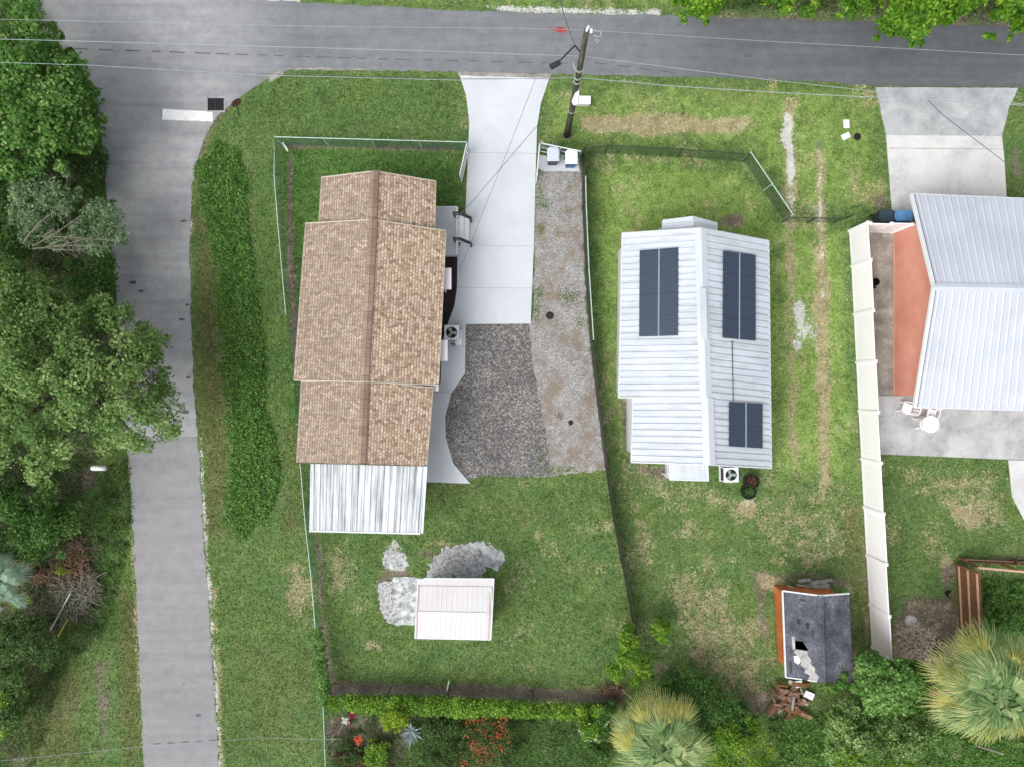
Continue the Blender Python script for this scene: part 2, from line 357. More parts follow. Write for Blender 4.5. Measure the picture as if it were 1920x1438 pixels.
def solar():
    m = N('solar_glass'); u = m.n('UVMap').outputs[0]; br = m.n('TexBrick', Scale=1.0); br.offset = 0
    for k, v in (('Mortar Size', .004), ('Brick Width', .158), ('Row Height', .158), ('Mortar Smooth', 0.1)): br.inputs[k].default_value = v
    br.inputs['Color1'].default_value = (.026, .041, .066, 1); br.inputs['Color2'].default_value = (.030, .046, .074, 1); br.inputs['Mortar'].default_value = (.065, .09, .13, 1)
    m.l(u, br.inputs['Vector']); m.col(br.outputs['Color']); m.set(Roughness=.25, Specular_IOR_Level=.5); return m.m
M['solar'] = solar()
def link_mat(name, c, wdt, sp=.055, soft=0):
    m = N(name); u = m.n('UVMap').outputs[0]; s = m.n('SeparateXYZ'); m.l(u, s.inputs[0])
    def band(sign):
        a = m.math('ADD' if sign > 0 else 'SUBTRACT', s.outputs[0], s.outputs[1]); a = m.math('DIVIDE', a, sp)
        return m.math('LESS_THAN', m.math('ABSOLUTE', m.math('SUBTRACT', m.math('FRACT', a), .5)), wdt / 2)
    f = m.math('MAXIMUM', band(1), band(-1)); tr = m.n('BsdfTransparent'); mx = m.n('MixShader')
    m.col(c); m.set(Roughness=.5, Metallic=.1); m.l(f, mx.inputs[0]); m.l(tr.outputs[0], mx.inputs[1]); m.l(m.b.outputs[0], mx.inputs[2]); m.l(mx.outputs[0], m.o.inputs[0]); return m.m
M['link'] = link_mat('chain_link_green', A(84, 134, 114), .24)
M['linkthin'] = link_mat('thin_chain_link', A(150, 158, 150), .09)
M['linkdark'] = link_mat('chain_link_dark', A(62, 92, 72), .20)
M['screen'] = link_mat('dark_privacy_mesh', A(52, 54, 46), .72, .04)
def leafmat(name, c1, c2, c3, tr=.25):
    m = N(name); r = m.attr('rnd'); nz = m.noise(1.3, 3, .6)
    f = m.math('ADD', m.math('MULTIPLY', r, .6), m.math('MULTIPLY', nz, .4))
    base = m.ramp(f, [(.12, c1), (.5, c2), (.88, c3)]); m.col(base); m.set(Roughness=.55, Specular_IOR_Level=.25)
    t = m.n('BsdfTranslucent'); m.l(base, t.inputs[0]); mx = m.n('MixShader'); mx.inputs[0].default_value = tr
    m.l(m.b.outputs[0], mx.inputs[1]); m.l(t.outputs[0], mx.inputs[2]); m.l(mx.outputs[0], m.o.inputs[0]); return m.m
M['leaf_deep'] = leafmat('deep_green_leaves', A(62, 104, 42), A(110, 162, 72), A(198, 230, 146), .45)
M['leaf_olive'] = leafmat('olive_green_leaves', A(80, 112, 52), A(134, 174, 94), A(222, 240, 166), .45)
M['leaf_grey'] = leafmat('grey_green_leaves', A(76, 108, 70), A(128, 160, 112), A(196, 218, 168), .35)
M['leaf_dark'] = leafmat('dark_leaves', A(54, 92, 38), A(86, 134, 58), A(146, 188, 102), .45)
M['leaf_glossy'] = leafmat('mango_leaves', A(56, 100, 24), A(96, 150, 38), A(184, 222, 74), .35)
M['leaf_bright'] = leafmat('bright_hedge_leaves', A(48, 88, 22), A(112, 160, 44), A(184, 212, 84))
M['leaf_lime'] = leafmat('lime_leaves', A(108, 142, 26), A(146, 180, 40), A(202, 216, 84))
M['leaf_cover'] = leafmat('ground_cover_leaves', A(64, 106, 40), A(102, 152, 66), A(166, 206, 110), .35)
M['leaf_under'] = leafmat('undergrowth_leaves', A(56, 84, 40), A(92, 126, 64), A(152, 180, 112), .45)
M['palm'] = leafmat('palm_fronds', A(60, 92, 44), A(130, 162, 100), A(212, 218, 152), .15)
M['palmblue'] = leafmat('bluish_palm_fronds', A(96, 130, 104), A(140, 172, 146), A(190, 212, 184), .15)
M['palmyel'] = leafmat('yellowing_palm_fronds', A(112, 118, 46), A(170, 172, 80), A(214, 208, 122), .15)
M['flowerred'] = leafmat('red_flowers', A(170, 40, 30), A(224, 84, 60), A(244, 140, 96))
M['flowermag'] = leafmat('magenta_flowers', A(120, 14, 60), A(168, 24, 88), A(206, 80, 130))
M['flowerwhite'] = leafmat('white_flowers', A(210, 214, 196), A(236, 238, 220), A(250, 250, 240))
M['croton'] = leafmat('red_brown_leaves', A(70, 46, 36), A(112, 76, 58), A(150, 112, 82))
M['agave'] = leafmat('grey_blue_leaves', A(110, 126, 130), A(152, 166, 168), A(200, 210, 206), .1)
M['shingledark'] = M['tar']
# ---------------------------------------------------------------- ground sheet with its worn, dry and lush patches
def vnoise(x, y, s, seed):
    r = np.random.RandomState(seed).rand(256, 256)
    x = x * s + 1000; y = y * s + 1000; xi = np.floor(x).astype(int); yi = np.floor(y).astype(int)
    fx = x - xi; fy = y - yi; fx = fx * fx * (3 - 2 * fx); fy = fy * fy * (3 - 2 * fy)
    g = lambda a, b: r[a % 256, b % 256]
    return (g(xi, yi) * (1 - fx) + g(xi + 1, yi) * fx) * (1 - fy) + (g(xi, yi + 1) * (1 - fx) + g(xi + 1, yi + 1) * fx) * fy
def inpoly(x, y, poly):
    c = np.zeros(x.shape, bool); n = len(poly)
    for i in range(n):
        x1, y1 = poly[i]; x2, y2 = poly[(i + 1) % n]
        if y1 == y2: continue
        c ^= ((y1 > y) != (y2 > y)) & (x < (x2 - x1) * (y - y1) / (y2 - y1) + x1)
    return c
def sdist(x, y, poly):
    d = np.full(x.shape, 1e9); n = len(poly)
    for i in range(n):
        x1, y1 = poly[i]; x2, y2 = poly[(i + 1) % n]; dx = x2 - x1; dy = y2 - y1
        t = np.clip(((x - x1) * dx + (y - y1) * dy) / (dx * dx + dy * dy + 1e-9), 0, 1)
        d = np.minimum(d, np.hypot(x - x1 - t * dx, y - y1 - t * dy))
    return np.where(inpoly(x, y, poly), d, -d)
# patches: channel, shape in ground survey units (35 mm each), strength, softness
E = lambda ch, cx, cy, rx, ry, v=1.0: ('e', ch, cx, cy, rx, ry, v)
PG = lambda ch, pts, soft, v=1.0: ('p', ch, pts, soft, v)
FEAT = [
 PG('lush', [(500, 135), (860, 140), (875, 260), (520, 255), (400, 240), (440, 170)], 30, .45),
 PG('lush', [(520, 265), (870, 280), (872, 420), (600, 420), (570, 880), (545, 880), (530, 600)], 20, .85),
 PG('lush', [(465, 240), (515, 255), (535, 600), (555, 760), (500, 760), (480, 560), (460, 400)], 25, .55),
 PG('olive', [(358, 400), (400, 430), (425, 640), (430, 1000), (380, 1010), (368, 700)], 25, .85),
 PG('olive', [(530, 780), (570, 780), (580, 1000), (520, 1010), (535, 900)], 22, .7),
 PG('olive', [(460, 300), (478, 300), (495, 560), (480, 560)], 12, .7),
 PG('olive', [(420, 1180), (600, 1200), (600, 1438), (420, 1438)], 40, .45),
 PG('dry', [(505, 1080), (590, 1060), (600, 1200), (540, 1200)], 34, .50),
 PG('lush', [(600, 900), (1150, 900), (1190, 1290), (620, 1290)], 60, .30),
 PG('lush', [(590, 900), (720, 1000), (700, 1060), (600, 1040)], 40, .5),
 PG('bright', [(1110, 300), (1400, 310), (1470, 420), (1480, 700), (1450, 860), (1160, 860), (1110, 500)], 30, .75),
 PG('bright', [(1020, 150), (1650, 165), (1660, 400), (1480, 400), (1410, 290), (1100, 270), (1015, 260)], 30, .65),
 PG('bright', [(1450, 400), (1590, 430), (1600, 900), (1450, 900)], 30, .75),
 PG('bright', [(600, -60), (1300, -60), (1300, 25), (600, 15)], 20, .5),
 PG('olive', [(1020, 250), (1400, 270), (1400, 300), (1020, 280)], 20, .4),
 PG('dry', [(1085, 215), (1200, 212), (1400, 222), (1410, 252), (1200, 254), (1090, 246)], 12, 1.1),
 E('dry', 1120, 200, 40, 14, .45), E('dry', 1370, 235, 70, 26, .55), E('dry', 1040, 235, 26, 22, .45),
 PG('dry', [(1110, 285), (1400, 298), (1470, 410), (1458, 418), (1390, 312), (1112, 302)], 9, .5),
 PG('dirt', [(1390, 300), (1420, 305), (1485, 400), (1470, 415)], 10, .5),
 E('dirt', 1378, 415, 34, 18, .95), E('dry', 1385, 422, 18, 10, .6),
 E('sand', 1478, 250, 13, 34, 1.0), E('sand', 1482, 300, 9, 60, .85), E('sand', 1484, 370, 7, 60, .6), E('sand', 1476, 225, 9, 16, .7),
 E('sand', 1498, 595, 15, 50, .8), E('sand', 1512, 625, 24, 40, .5), E('sand', 1494, 645, 16, 20, .6),
 PG('dry', [(1462, 180), (1496, 180), (1502, 900), (1474, 900)], 14, .74),
 PG('dry', [(1528, 280), (1546, 280), (1556, 540), (1560, 900), (1535, 980), (1525, 600)], 12, .9), PG('sand', [(1530, 270), (1540, 270), (1546, 560), (1538, 560)], 6, .52),
 PG('dirt', [(1530, 260), (1545, 260), (1550, 420), (1538, 420)], 7, .6), E('dirt', 1530, 560, 26, 26, .5), E('dry', 1535, 560, 40, 70, .5),
 PG('dry', [(1560, 300), (1665, 330), (1665, 400), (1590, 400)], 24, .55), PG('dry', [(1448, 450), (1462, 450), (1470, 900), (1450, 900)], 10, .5), E('dirt', 1650, 385, 22, 22, .7), E('dirt', 1590, 232, 40, 12, .5),
 E('dirt', 1907, 320, 12, 60, .7), E('dry', 1905, 230, 12, 60, .3),
 PG('dry', [(1160, 880), (1280, 890), (1480, 920), (1600, 960), (1600, 1100), (1480, 1060), (1300, 960), (1180, 940)], 40, .52),
 PG('dry', [(1180, 960), (1230, 960), (1225, 1070), (1195, 1070)], 16, .62),
 PG('dry', [(1240, 1060), (1340, 1060), (1450, 1180), (1450, 1330), (1380, 1320), (1260, 1230)], 40, .60),
 PG('dirt', [(1380, 1280), (1480, 1300), (1480, 1350), (1400, 1350)], 24, .75), PG('dirt', [(1400, 1060), (1600, 1080), (1620, 1280), (1590, 1280), (1580, 1110), (1450, 1095), (1440, 1260), (1420, 1260)], 14, .62),
 E('dirt', 1255, 1260, 30, 30, .7), E('dry', 1440, 1090, 40, 22, .8), E('dry', 1460, 1050, 24, 16, .6), E('dry', 1455, 975, 30, 14, .5), E('dry', 1375, 1050, 26, 12, .55),
 E('dry', 1402, 950, 16, 26, 1.2), E('sand', 1404, 925, 18, 22, .8), E('dirt', 1385, 895, 60, 8, .6), PG('dirt', [(1185, 868), (1255, 872), (1255, 900), (1190, 885)], 9, .8),
 PG('dirt', [(1158, 745), (1186, 745), (1182, 870), (1172, 870)], 8, .8), PG('dirt', [(1150, 440), (1166, 440), (1160, 745), (1148, 745)], 8, .5),
 PG('olive', [(1560, 940), (1625, 940), (1640, 1200), (1600, 1200)], 20, .7), PG('dirt', [(1603, 700), (1622, 700), (1640, 1210), (1618, 1210)], 9, .5),
 PG('dry', [(1660, 870), (1880, 870), (1910, 1000), (1800, 1000)], 40, .58), E('dry', 1815, 965, 40, 30, .8), E('dry', 1740, 920, 60, 20, .5),
 PG('dirt', [(1690, 1130), (1790, 1110), (1800, 1220), (1740, 1290), (1670, 1250), (1668, 1190)], 18, .9), E('sand', 1708, 1163, 12, 12, 1.1), E('dirt', 1700, 1210, 30, 40, .7), E('dry', 1715, 1205, 50, 46, 1.2), PG('sand', [(362, 345), (370, 300), (384, 258), (402, 226), (396, 224), (378, 252), (364, 296), (356, 345)], 4, .7),
 E('dirt', 1780, 1080, 20, 40, .7), E('dry', 1772, 1045, 16, 20, .8), E('dirt', 1880, 1050, 50, 8, .8),
 PG('dirt', [(622, 1278), (900, 1282), (1150, 1296), (1160, 1316), (900, 1306), (620, 1302)], 8, 1.1),
 PG('dirt', [(592, 1000), (600, 1000), (612, 1180), (628, 1280), (612, 1280), (602, 1180)], 6, .9), PG('dirt', [(540, 280), (548, 300), (556, 560), (560, 700), (548, 700), (536, 500)], 7, .9),
 PG('dirt', [(540, 268), (870, 275), (870, 283), (700, 284), (540, 280)], 6, .85), PG('dirt', [(1076, 330), (1090, 330), (1100, 600), (1130, 800), (1122, 800), (1090, 600)], 6, .9),
 E('dirt', 745, 1095, 30, 60, .75), E('dirt', 725, 1115, 22, 60, .9), E('dirt', 800, 1040, 40, 20, .6), E('dirt', 850, 1050, 45, 26, 1.0), E('dry', 695, 1210, 26, 16, .7), E('dry', 680, 1130, 60, 60, .38),
 E('sand', 742, 1045, 26, 26, .95), E('sand', 920, 1045, 26, 24, 1.1), E('sand', 880, 1030, 36, 12, .9), E('sand', 738, 1022, 10, 12, .7), E('dry', 820, 1020, 40, 10, .6),
 PG('dry', [(1480, 900), (1590, 900), (1610, 1080), (1500, 1060)], 30, .5), E('dry', 1290, 990, 40, 30, .55), E('dry', 1520, 400, 60, 50, .5), E('dry', 1160, 360, 26, 22, .55), E('dry', 1010, 1005, 12, 12, .7), E('dry', 640, 1080, 40, 70, .62), E('dry', 560, 1110, 50, 80, .62),
 PG('lush', [(150, 880), (245, 880), (255, 1250), (170, 1200)], 30, .7), PG('dirt', [(165, 1230), (215, 1230), (225, 1438), (165, 1438)], 26, .62), E('dirt', 110, 1330, 50, 40, .45), E('dirt', 160, 900, 30, 30, .7),
 PG('dirt', [(0, 1000), (190, 1010), (190, 1160), (100, 1200), (0, 1200)], 30, .8), PG('dirt', [(-60, -60), (60, -60), (150, 100), (195, 260), (190, 500), (220, 800), (120, 1000), (-200, 1000)], 30, .55),
 PG('olive', [(215, 1100), (262, 1100), (268, 1438), (225, 1438)], 20, .8), PG('olive', [(0, 1250), (160, 1250), (160, 1438), (0, 1438)], 30, .7), PG('dirt', [(0, 1330), (60, 1340), (60, 1438), (0, 1438)], 20, .6),
 PG('dirt', [(605, 1338), (780, 1338), (760, 1438), (612, 1438)], 12, .7), PG('lush', [(780, 1340), (1150, 1340), (1150, 1438), (760, 1438)], 20, .8),
 PG('dirt', [(380, 230), (445, 165), (460, 172), (400, 250), (372, 330), (364, 320)], 9, .6), PG('dirt', [(1055, 245), (1072, 245), (1072, 262), (1055, 262)], 4, 1.0),
 PG('sand', [(372, 820), (379, 820), (390, 1000), (404, 1200), (418, 1438), (409, 1438), (394, 1200), (380, 1000)], 5, .62), PG('sand', [(352, 330), (360, 330), (362, 700), (355, 700)], 4, .5), PG('dry', [(395, 1100), (408, 1100), (424, 1438), (408, 1438)], 7, .75), PG('dry', [(242, 1000), (254, 1000), (266, 1300), (256, 1300)], 6, .7), PG('dry', [(350, 330), (366, 330), (366, 700), (356, 700)], 5, .45),
 PG('dirt', [(1290, 24), (1900, 38), (1900, 60), (1290, 40)], 10, .7), PG('dirt', [(1500, -50), (2000, -50), (2000, 60), (1500, 45)], 20, .6),
 PG('sand', [(900, 10), (1240, 18), (1240, 30), (960, 28)], 5, .7), PG('sand', [(455, -8), (560, -2), (560, 8), (455, 2)], 5, 1.0),
 PG('lush', [(1470, 1340), (2000, 1340), (2000, 1500), (1470, 1500)], 30, .8), PG('lush', [(1840, 1080), (1930, 1080), (1930, 1180), (1850, 1180)], 10, .9),
]
def channels(px, py):
    out = {k: np.zeros(px.shape) for k in ('lush', 'bright', 'olive', 'dirt', 'dry', 'sand')}
    nz = vnoise(px, py, 1 / 28, 3) - .5; n2 = vnoise(px, py, 1 / 60, 9)
    for f in FEAT:
        if f[0] == 'e':
            _, ch, cx, cy, rx, ry, v = f; d = np.hypot((px - cx) / rx, (py - cy) / ry); val = np.clip(1.35 - d + nz * .6, 0, 1) * v
        else:
            _, ch, pts, soft, v = f; xs = [p[0] for p in pts]; ys = [p[1] for p in pts]; val = np.zeros(px.shape)
            b = (px > min(xs) - 2 * soft) & (px < max(xs) + 2 * soft) & (py > min(ys) - 2 * soft) & (py < max(ys) + 2 * soft)
            val[b] = np.clip(.5 + sdist(px[b], py[b], pts) / (2 * soft) + nz[b] * .5, 0, 1) * v
        out[ch] = np.maximum(out[ch], val)
    out['olive'] = np.maximum(out['olive'], np.clip(n2 * 1.2 - .6, 0, .4)); out['dry'] = np.maximum(out['dry'], np.clip(vnoise(px, py, 1 / 38, 5) * .95 - .28, 0, .46) * np.clip((px - 150) / 900, .35, 1))
    return out
def topx(x, y): return CX + x * F / CAMZ, CY - y * F / CAMZ
fa = np.arange(-28, 28.01, .13); ya = np.arange(-21.5, 21.51, .13); fl = np.array([-900, -500, -250, -120, -70, -45, -34]); fr = -fl[::-1]
xs = np.concatenate([fl, fa, fr]); ys = np.concatenate([fl, [-27.], ya, [27.], fr]); X, Y = np.meshgrid(xs, ys)
V = np.stack([X.ravel(), Y.ravel(), np.zeros(X.size)], 1).astype(np.float32)
nx, ny = len(xs), len(ys); i, j = np.meshgrid(np.arange(nx - 1), np.arange(ny - 1)); i = i.ravel(); j = j.ravel()
Fq = np.stack([j * nx + i, j * nx + i + 1, (j + 1) * nx + i + 1, (j + 1) * nx + i], 1).astype(np.int32)
def fastmesh(name, V, Fq, mat, attrs=None, parent=None, smooth=False):
    k = Fq.shape[1]; me = bpy.data.meshes.new(name); me.vertices.add(len(V)); me.vertices.foreach_set('co', np.ascontiguousarray(V, dtype=np.float32).ravel())
    me.loops.add(Fq.size); me.loops.foreach_set('vertex_index', np.ascontiguousarray(Fq, dtype=np.int32).ravel())
    me.polygons.add(len(Fq)); me.polygons.foreach_set('loop_start', np.arange(0, Fq.size, k, dtype=np.int32)); me.polygons.foreach_set('loop_total', np.full(len(Fq), k, np.int32))
    me.update(calc_edges=True)
    for a, val in (attrs or {}).items():
        at = me.attributes.new(a, 'FLOAT', 'POINT'); at.data.foreach_set('value', np.ascontiguousarray(val, dtype=np.float32))
    me.materials.append(mat)
    if smooth: me.polygons.foreach_set('use_smooth', np.ones(len(Fq), bool))
    me.validate(); o = bpy.data.objects.new(name, me); COL.objects.link(o)
    if parent is not None: o.parent = parent
    return o
gpx, gpy = topx(V[:, 0], V[:, 1]); ch = channels(gpx, gpy); ch['rnd'] = np.full(len(V), .5)
tag(fastmesh('ground', V, Fq, M['ground'], ch), kind='structure')

# ---------------------------------------------------------------- roads, drives, slabs
def G(pts): return [tuple(P(x, y)[:2]) for x, y in pts]
def rag(pts, step=.35, amp=.06, seed=1, keep=None):      # world polygon with a crumbling edge
    r = random.Random(seed); out = []; n = len(pts)
    for i in range(n):
        a = Vector(pts[i]); b = Vector(pts[(i + 1) % n]); L = (b - a).length; k = max(1, int(L / step)) if L < 60 else 1
        nn = Vector((-(b - a).y, (b - a).x)) / (L + 1e-9)
        for q in range(k):
            p = a + (b - a) * (q / k); out.append(tuple(p + nn * r.uniform(-amp, amp)))
    return out
ROAD1 = [(-1200, -60), (50, -60), (60, 0), (-1200, 0)]
ROAD = [(70, -1400), (480, -1400), (462, 0), (550, 4), (700, 12), (800, 18), (960, 24), (1260, 30), (1500, 38), (1640, 42), (1920, 52), (3600, 110),
        (3600, 215), (1920, 165), (1640, 162), (1460, 150), (1250, 144), (1100, 141), (1030, 140), (860, 136), (700, 133), (545, 130), (500, 150), (455, 178), (415, 212),
        (388, 245), (370, 300), (360, 350), (356, 450), (357, 600), (363, 720), (371, 818), (232, 818), (225, 640), (212, 500), (200, 380), (195, 280), (175, 160), (90, 90), (60, 0)]
ROADB = [(236, 816), (371, 816), (381, 1000), (396, 1200), (411, 1438), (470, 2600), (330, 2600), (270, 1438), (262, 1250), (250, 1000), (242, 870)]
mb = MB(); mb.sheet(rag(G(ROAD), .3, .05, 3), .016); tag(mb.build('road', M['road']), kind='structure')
mb = MB(); mb.sheet(rag(G(ROADB), .3, .05, 4), .011); tag(mb.build('road', M['road2']), kind='structure')
DRIVE = [(860, 137), (1032, 143), (1026, 160), (1014, 195), (1007, 240), (1004, 330), (1001, 460), (995, 607), (873, 608), (872, 700), (846, 738), (835, 780), (836, 820), (850, 868), (882, 906),
         (796, 903), (803, 730), (826, 720), (830, 640), (838, 612), (852, 575), (857, 540), (858, 470), (872, 440), (873, 400), (877, 300), (880, 230), (874, 180)]
mb = MB(); mb.prism(G(DRIVE), -.05, .05); drv = tag(mb.build('driveway', M['drive']), kind='structure')
mb = MB()
for a, b in (((878, 287), (1005, 289)), ((874, 461), (1000, 462)), ((806, 735), (844, 735)), ((830, 650), (873, 650)), ((858, 540), (998, 541))):
    mb.beam(P(*a) + Vector((0, 0, .045)), P(*b) + Vector((0, 0, .045)), .025, .016)
mb.build('joint', M['joint'], drv)
DRIVE3 = [(1641, 165), (1908, 166), (1890, 205), (1878, 258), (1882, 300), (1888, 400), (1672, 400), (1668, 285), (1652, 215)]
mb = MB(); mb.prism(G([(1650, 254)] + [(1878, 256)] + DRIVE3[3:7] + [(1661, 254)]), -.05, .05); d3 = tag(mb.build('driveway', M['oldcon']), kind='structure')
mb = MB(); mb.prism(rag(G([(1641, 165), (1908, 166), (1890, 205), (1878, 256), (1661, 254), (1652, 215)]), .3, .015, 12), -.05, .052); tag(mb.build('driveway', M['apron']), kind='structure')
mb = MB(); mb.beam(P(1667, 279) + Vector((0, 0, .045)), P(1880, 281) + Vector((0, 0, .045)), .03, .014); mb.build('joint', M['staincon'], d3)
mb = MB(); mb.prism(G([(1628, 437), (1676, 437), (1680, 741), (1645, 741)]), -.05, .04); tag(mb.build('path', M['staincon']), kind='structure')
mb = MB(); mb.prism(G([(1645, 742), (2150, 742), (2150, 868), (1891, 861), (1650, 851)]), -.05, .05); tag(mb.build('patio', M['patio']), kind='structure')
mb = MB(); mb.prism(G([(1890, 862), (2150, 868), (2150, 1010), (1925, 985), (1897, 930)]), -.05, .046); tag(mb.build('path', M['oldcon']), kind='structure')
LG = [(1003, 318), (1089, 318), (1092, 400), (1099, 600), (1118, 740), (1136, 882), (1080, 886), (1030, 892), (985, 894), (990, 608), (1001, 600), (1001, 460)]
mb = MB(); mb.sheet(rag(G(LG), .25, .07, 6), .014); tag(mb.build('pale_gravel_yard', M['gravel']), kind='structure')
DG = [(872, 607), (992, 607), (1000, 690), (1016, 770), (1028, 830), (1030, 892), (975, 894), (900, 892), (880, 900), (850, 868), (835, 820), (834, 780), (846, 738), (873, 700)]
mb = MB(); mb.sheet(rag(G(DG), .3, .05, 8), .024); tag(mb.build('dark_gravel_yard', M['gravel2']), kind='structure')
mb = MB(); mb.sheet(G([(820, 478), (858, 478), (857, 540), (852, 572), (838, 612), (836, 640), (815, 640)]), .04); tag(mb.build('mulch_bed', M['mulch']), kind='structure')
mb = MB(); mb.prism(rag(G([(1010, 293), (1086, 296), (1086, 322), (1020, 322), (1008, 315)]), .3, .02, 2), -.05, .06); tag(mb.build('bin_pad', M['drive']), kind='structure')
mb = MB(); mb.prism(rag(G([(737, 1081), (800, 1083), (800, 1171), (740, 1172), (735, 1130)]), .2, .04, 5), -.05, .03)
mb.prism(rag(G([(724, 1030), (760, 1036), (768, 1062), (735, 1068), (718, 1058)]), .15, .05, 7), -.05, .02)
mb.prism(rag(G([(868, 1018), (905, 1014), (918, 1026), (942, 1030), (946, 1050), (934, 1070), (908, 1062), (892, 1040)]), .12, .07, 9), -.05, .03)
tag(mb.build('broken_slab', M['rubcon']), kind='structure')
mb = MB(); mb.sheet(rag(G([(805, 1052), (832, 1024), (868, 1026), (892, 1042), (908, 1066), (905, 1084), (800, 1084)]), .12, .15, 31), .034); mb.sheet(rag(G([(708, 1092), (735, 1088), (736, 1130), (742, 1172), (728, 1168), (712, 1140)]), .1, .06, 32), .034)
mb.sheet(rag(G([(730, 1034), (752, 1036), (760, 1050), (745, 1060), (730, 1054)]), .08, .04, 33), .034); tag(mb.build('gravel_patch', M['gravel3']), kind='structure')
mb = MB(); mb.prism(rag(G([(538, 129), (600, 128), (690, 130), (690, 133), (545, 132)]), .3, .03, 21), -.05, .03)
mb.prism(rag(G([(500, 143), (530, 132), (534, 140), (505, 156)]), .2, .03, 22), -.05, .03)
mb.prism(rag(G([(858, 136), (1034, 140), (1032, 148), (860, 143)]), .3, .02, 23), -.05, .06)
tag(mb.build('road_edge_kerb', M['staincon']), kind='structure')
mb = MB(); mb.sheet(rag(G([(305, 205), (398, 210), (400, 229), (304, 225)]), .15, .012, 3), .022); tag(mb.build('stop_line', M['paint']), kind='structure')
mb = MB(); rr = random.Random(4)
for (x, y, s_) in ((250, 530, .16), (265, 546, .12), (341, 599, .12), (262, 605, .13), (353, 708, .1), (306, 740, .1), (348, 772, .18), (1402, 105, .18), (1490, 72, .14), (1700, 107, .16), (1722, 106, .16), (345, 415, .12), (352, 572, .1), (345, 1282, .05), (372, 1340, .12)):
    pts = [(x + 28 * s_ * (1 + .4 * rr.random()) * math.cos(a) * 1.4, y + 24 * s_ * rr.uniform(.7, 1.2) * math.sin(a)) for a in [k * math.pi / 4 for k in range(8)]]
    mb.sheet(G(pts), .021)
tag(mb.build('road_stain', M['crack']), kind='structure')
mb = MB(); r2 = random.Random(5); x = 140.
while x < 1060:                                   # broken dark crack along the street
    L = r2.uniform(16, 30); y = 92 + (x - 140) * .034 - max(0, x - 700) * .012
    mb.beam(P(x, y) + Vector((0, 0, .018)), P(x + L, y + L * .05) + Vector((0, 0, .018)), .05, .006); x += L + r2.uniform(10, 24)
x = 1115
while x < 1270: mb.beam(P(x, 118 + (x - 1115) * .13) + Vector((0, 0, .018)), P(x + 22, 121 + (x - 1115) * .13) + Vector((0, 0, .018)), .05, .006); x += 42
x = 288
while x < 400: mb.beam(P(x, 1394 - (x - 288) * .06) + Vector((0, 0, .014)), P(x + 14, 1393 - (x - 288) * .06) + Vector((0, 0, .014)), .05, .004); x += 26
tag(mb.build('road_crack', M['crack']), kind='structure')
mb = MB()
for a, b in (((1111, 58), (1127, 60)), ((1127, 60), (1126, 70)), ((1112, 68), (1126, 70)), ((1120, 72), (1119, 82)), ((1115, 76), (1124, 77))): mb.beam(P(*a) + Vector((0, 0, .02)), P(*b) + Vector((0, 0, .02)), .06, .006)
tag(mb.build('utility_paint_mark', M['galv']), kind='structure')
mb = MB(); mb.sheet(G([(1040, 54), (1050, 51), (1062, 55), (1064, 60), (1052, 63), (1042, 60)]), .022); mb.beam(P(1026, 55) + Vector((0, 0, .02)), P(1042, 56) + Vector((0, 0, .02)), .06, .006)
tag(mb.build('red_paint_mark', M['red']), kind='structure')

# ---------------------------------------------------------------- grass blades
NG = 420000
gx = RS.uniform(-27.5, 27.5, NG); gy = RS.uniform(-21, 21, NG); px, py = topx(gx, gy)
BLOCK = [ROAD, ROADB, DRIVE, DRIVE3, LG, DG, [(1628, 437), (2150, 437), (2150, 868), (1891, 861), (1650, 851)], [(1892, 866), (2150, 866), (2150, 1010), (1925, 985), (1897, 930)],
         [(610, 350), (815, 355), (830, 440), (815, 720), (795, 860), (785, 985), (590, 985), (575, 860), (570, 720), (585, 430)], [(1180, 450), (1430, 465), (1430, 860), (1190, 850)], [(738, 1082), (915, 1095), (915, 1185), (785, 1185), (740, 1170)],
         [(1455, 1100), (1580, 1100), (1590, 1265), (1465, 1265)], [(718, 1058), (724, 1030), (760, 1036), (768, 1062), (735, 1068)], [(850, 1020), (905, 1014), (942, 1030), (944, 1062), (930, 1076), (870, 1066)], [(815, 387), (858, 387), (858, 640), (815, 640)], [(1008, 293), (1086, 293), (1086, 322), (1008, 322)]]
ok = np.ones(NG, bool); jx = px + RS.normal(0, 2.0, NG); jy = py + RS.normal(0, 2.0, NG)
for b in BLOCK: ok &= ~inpoly(jx, jy, b)
chg = channels(px, py); nzz = vnoise(px, py, 1 / 7, 77)
ok &= RS.rand(NG) > np.clip(chg['dirt'] * .8 + chg['sand'] * 1.1, 0, .97)
# weeds growing through the gravel
wx = [(1012, 360, 10, 30), (1020, 385, 16, 10), (1070, 352, 8, 8), (1062, 395, 14, 8), (1015, 430, 10, 20), (1045, 440, 10, 8), (1068, 556, 24, 18), (1010, 555, 10, 30), (1088, 605, 12, 16), (1005, 590, 8, 20), (1040, 880, 60, 9), (960, 892, 60, 5), (1048, 780, 10, 8), (1010, 860, 14, 10), (1012, 322, 8, 8)]
wg = []
for (cx, cy, rx, ry) in wx: k = int(rx * ry * .9); wg.append(np.stack([cx + RS.normal(0, .5, k) * rx, cy + RS.normal(0, .5, k) * ry], 1))
wg = np.concatenate(wg); wX = (wg[:, 0] - CX) * CAMZ / F; wY = (CY - wg[:, 1]) * CAMZ / F
gx = np.concatenate([gx[ok], wX]); gy = np.concatenate([gy[ok], wY]); px, py = topx(gx, gy); n = len(gx); chg = channels(px, py)
tall = 1 + chg['lush'] * .5 - chg['dry'] * .2; ang = RS.rand(n) * 6.283; lean = RS.uniform(.02, .11, n) * tall; h = RS.uniform(.02, .07, n) * tall; wd = RS.uniform(.018, .045, n)
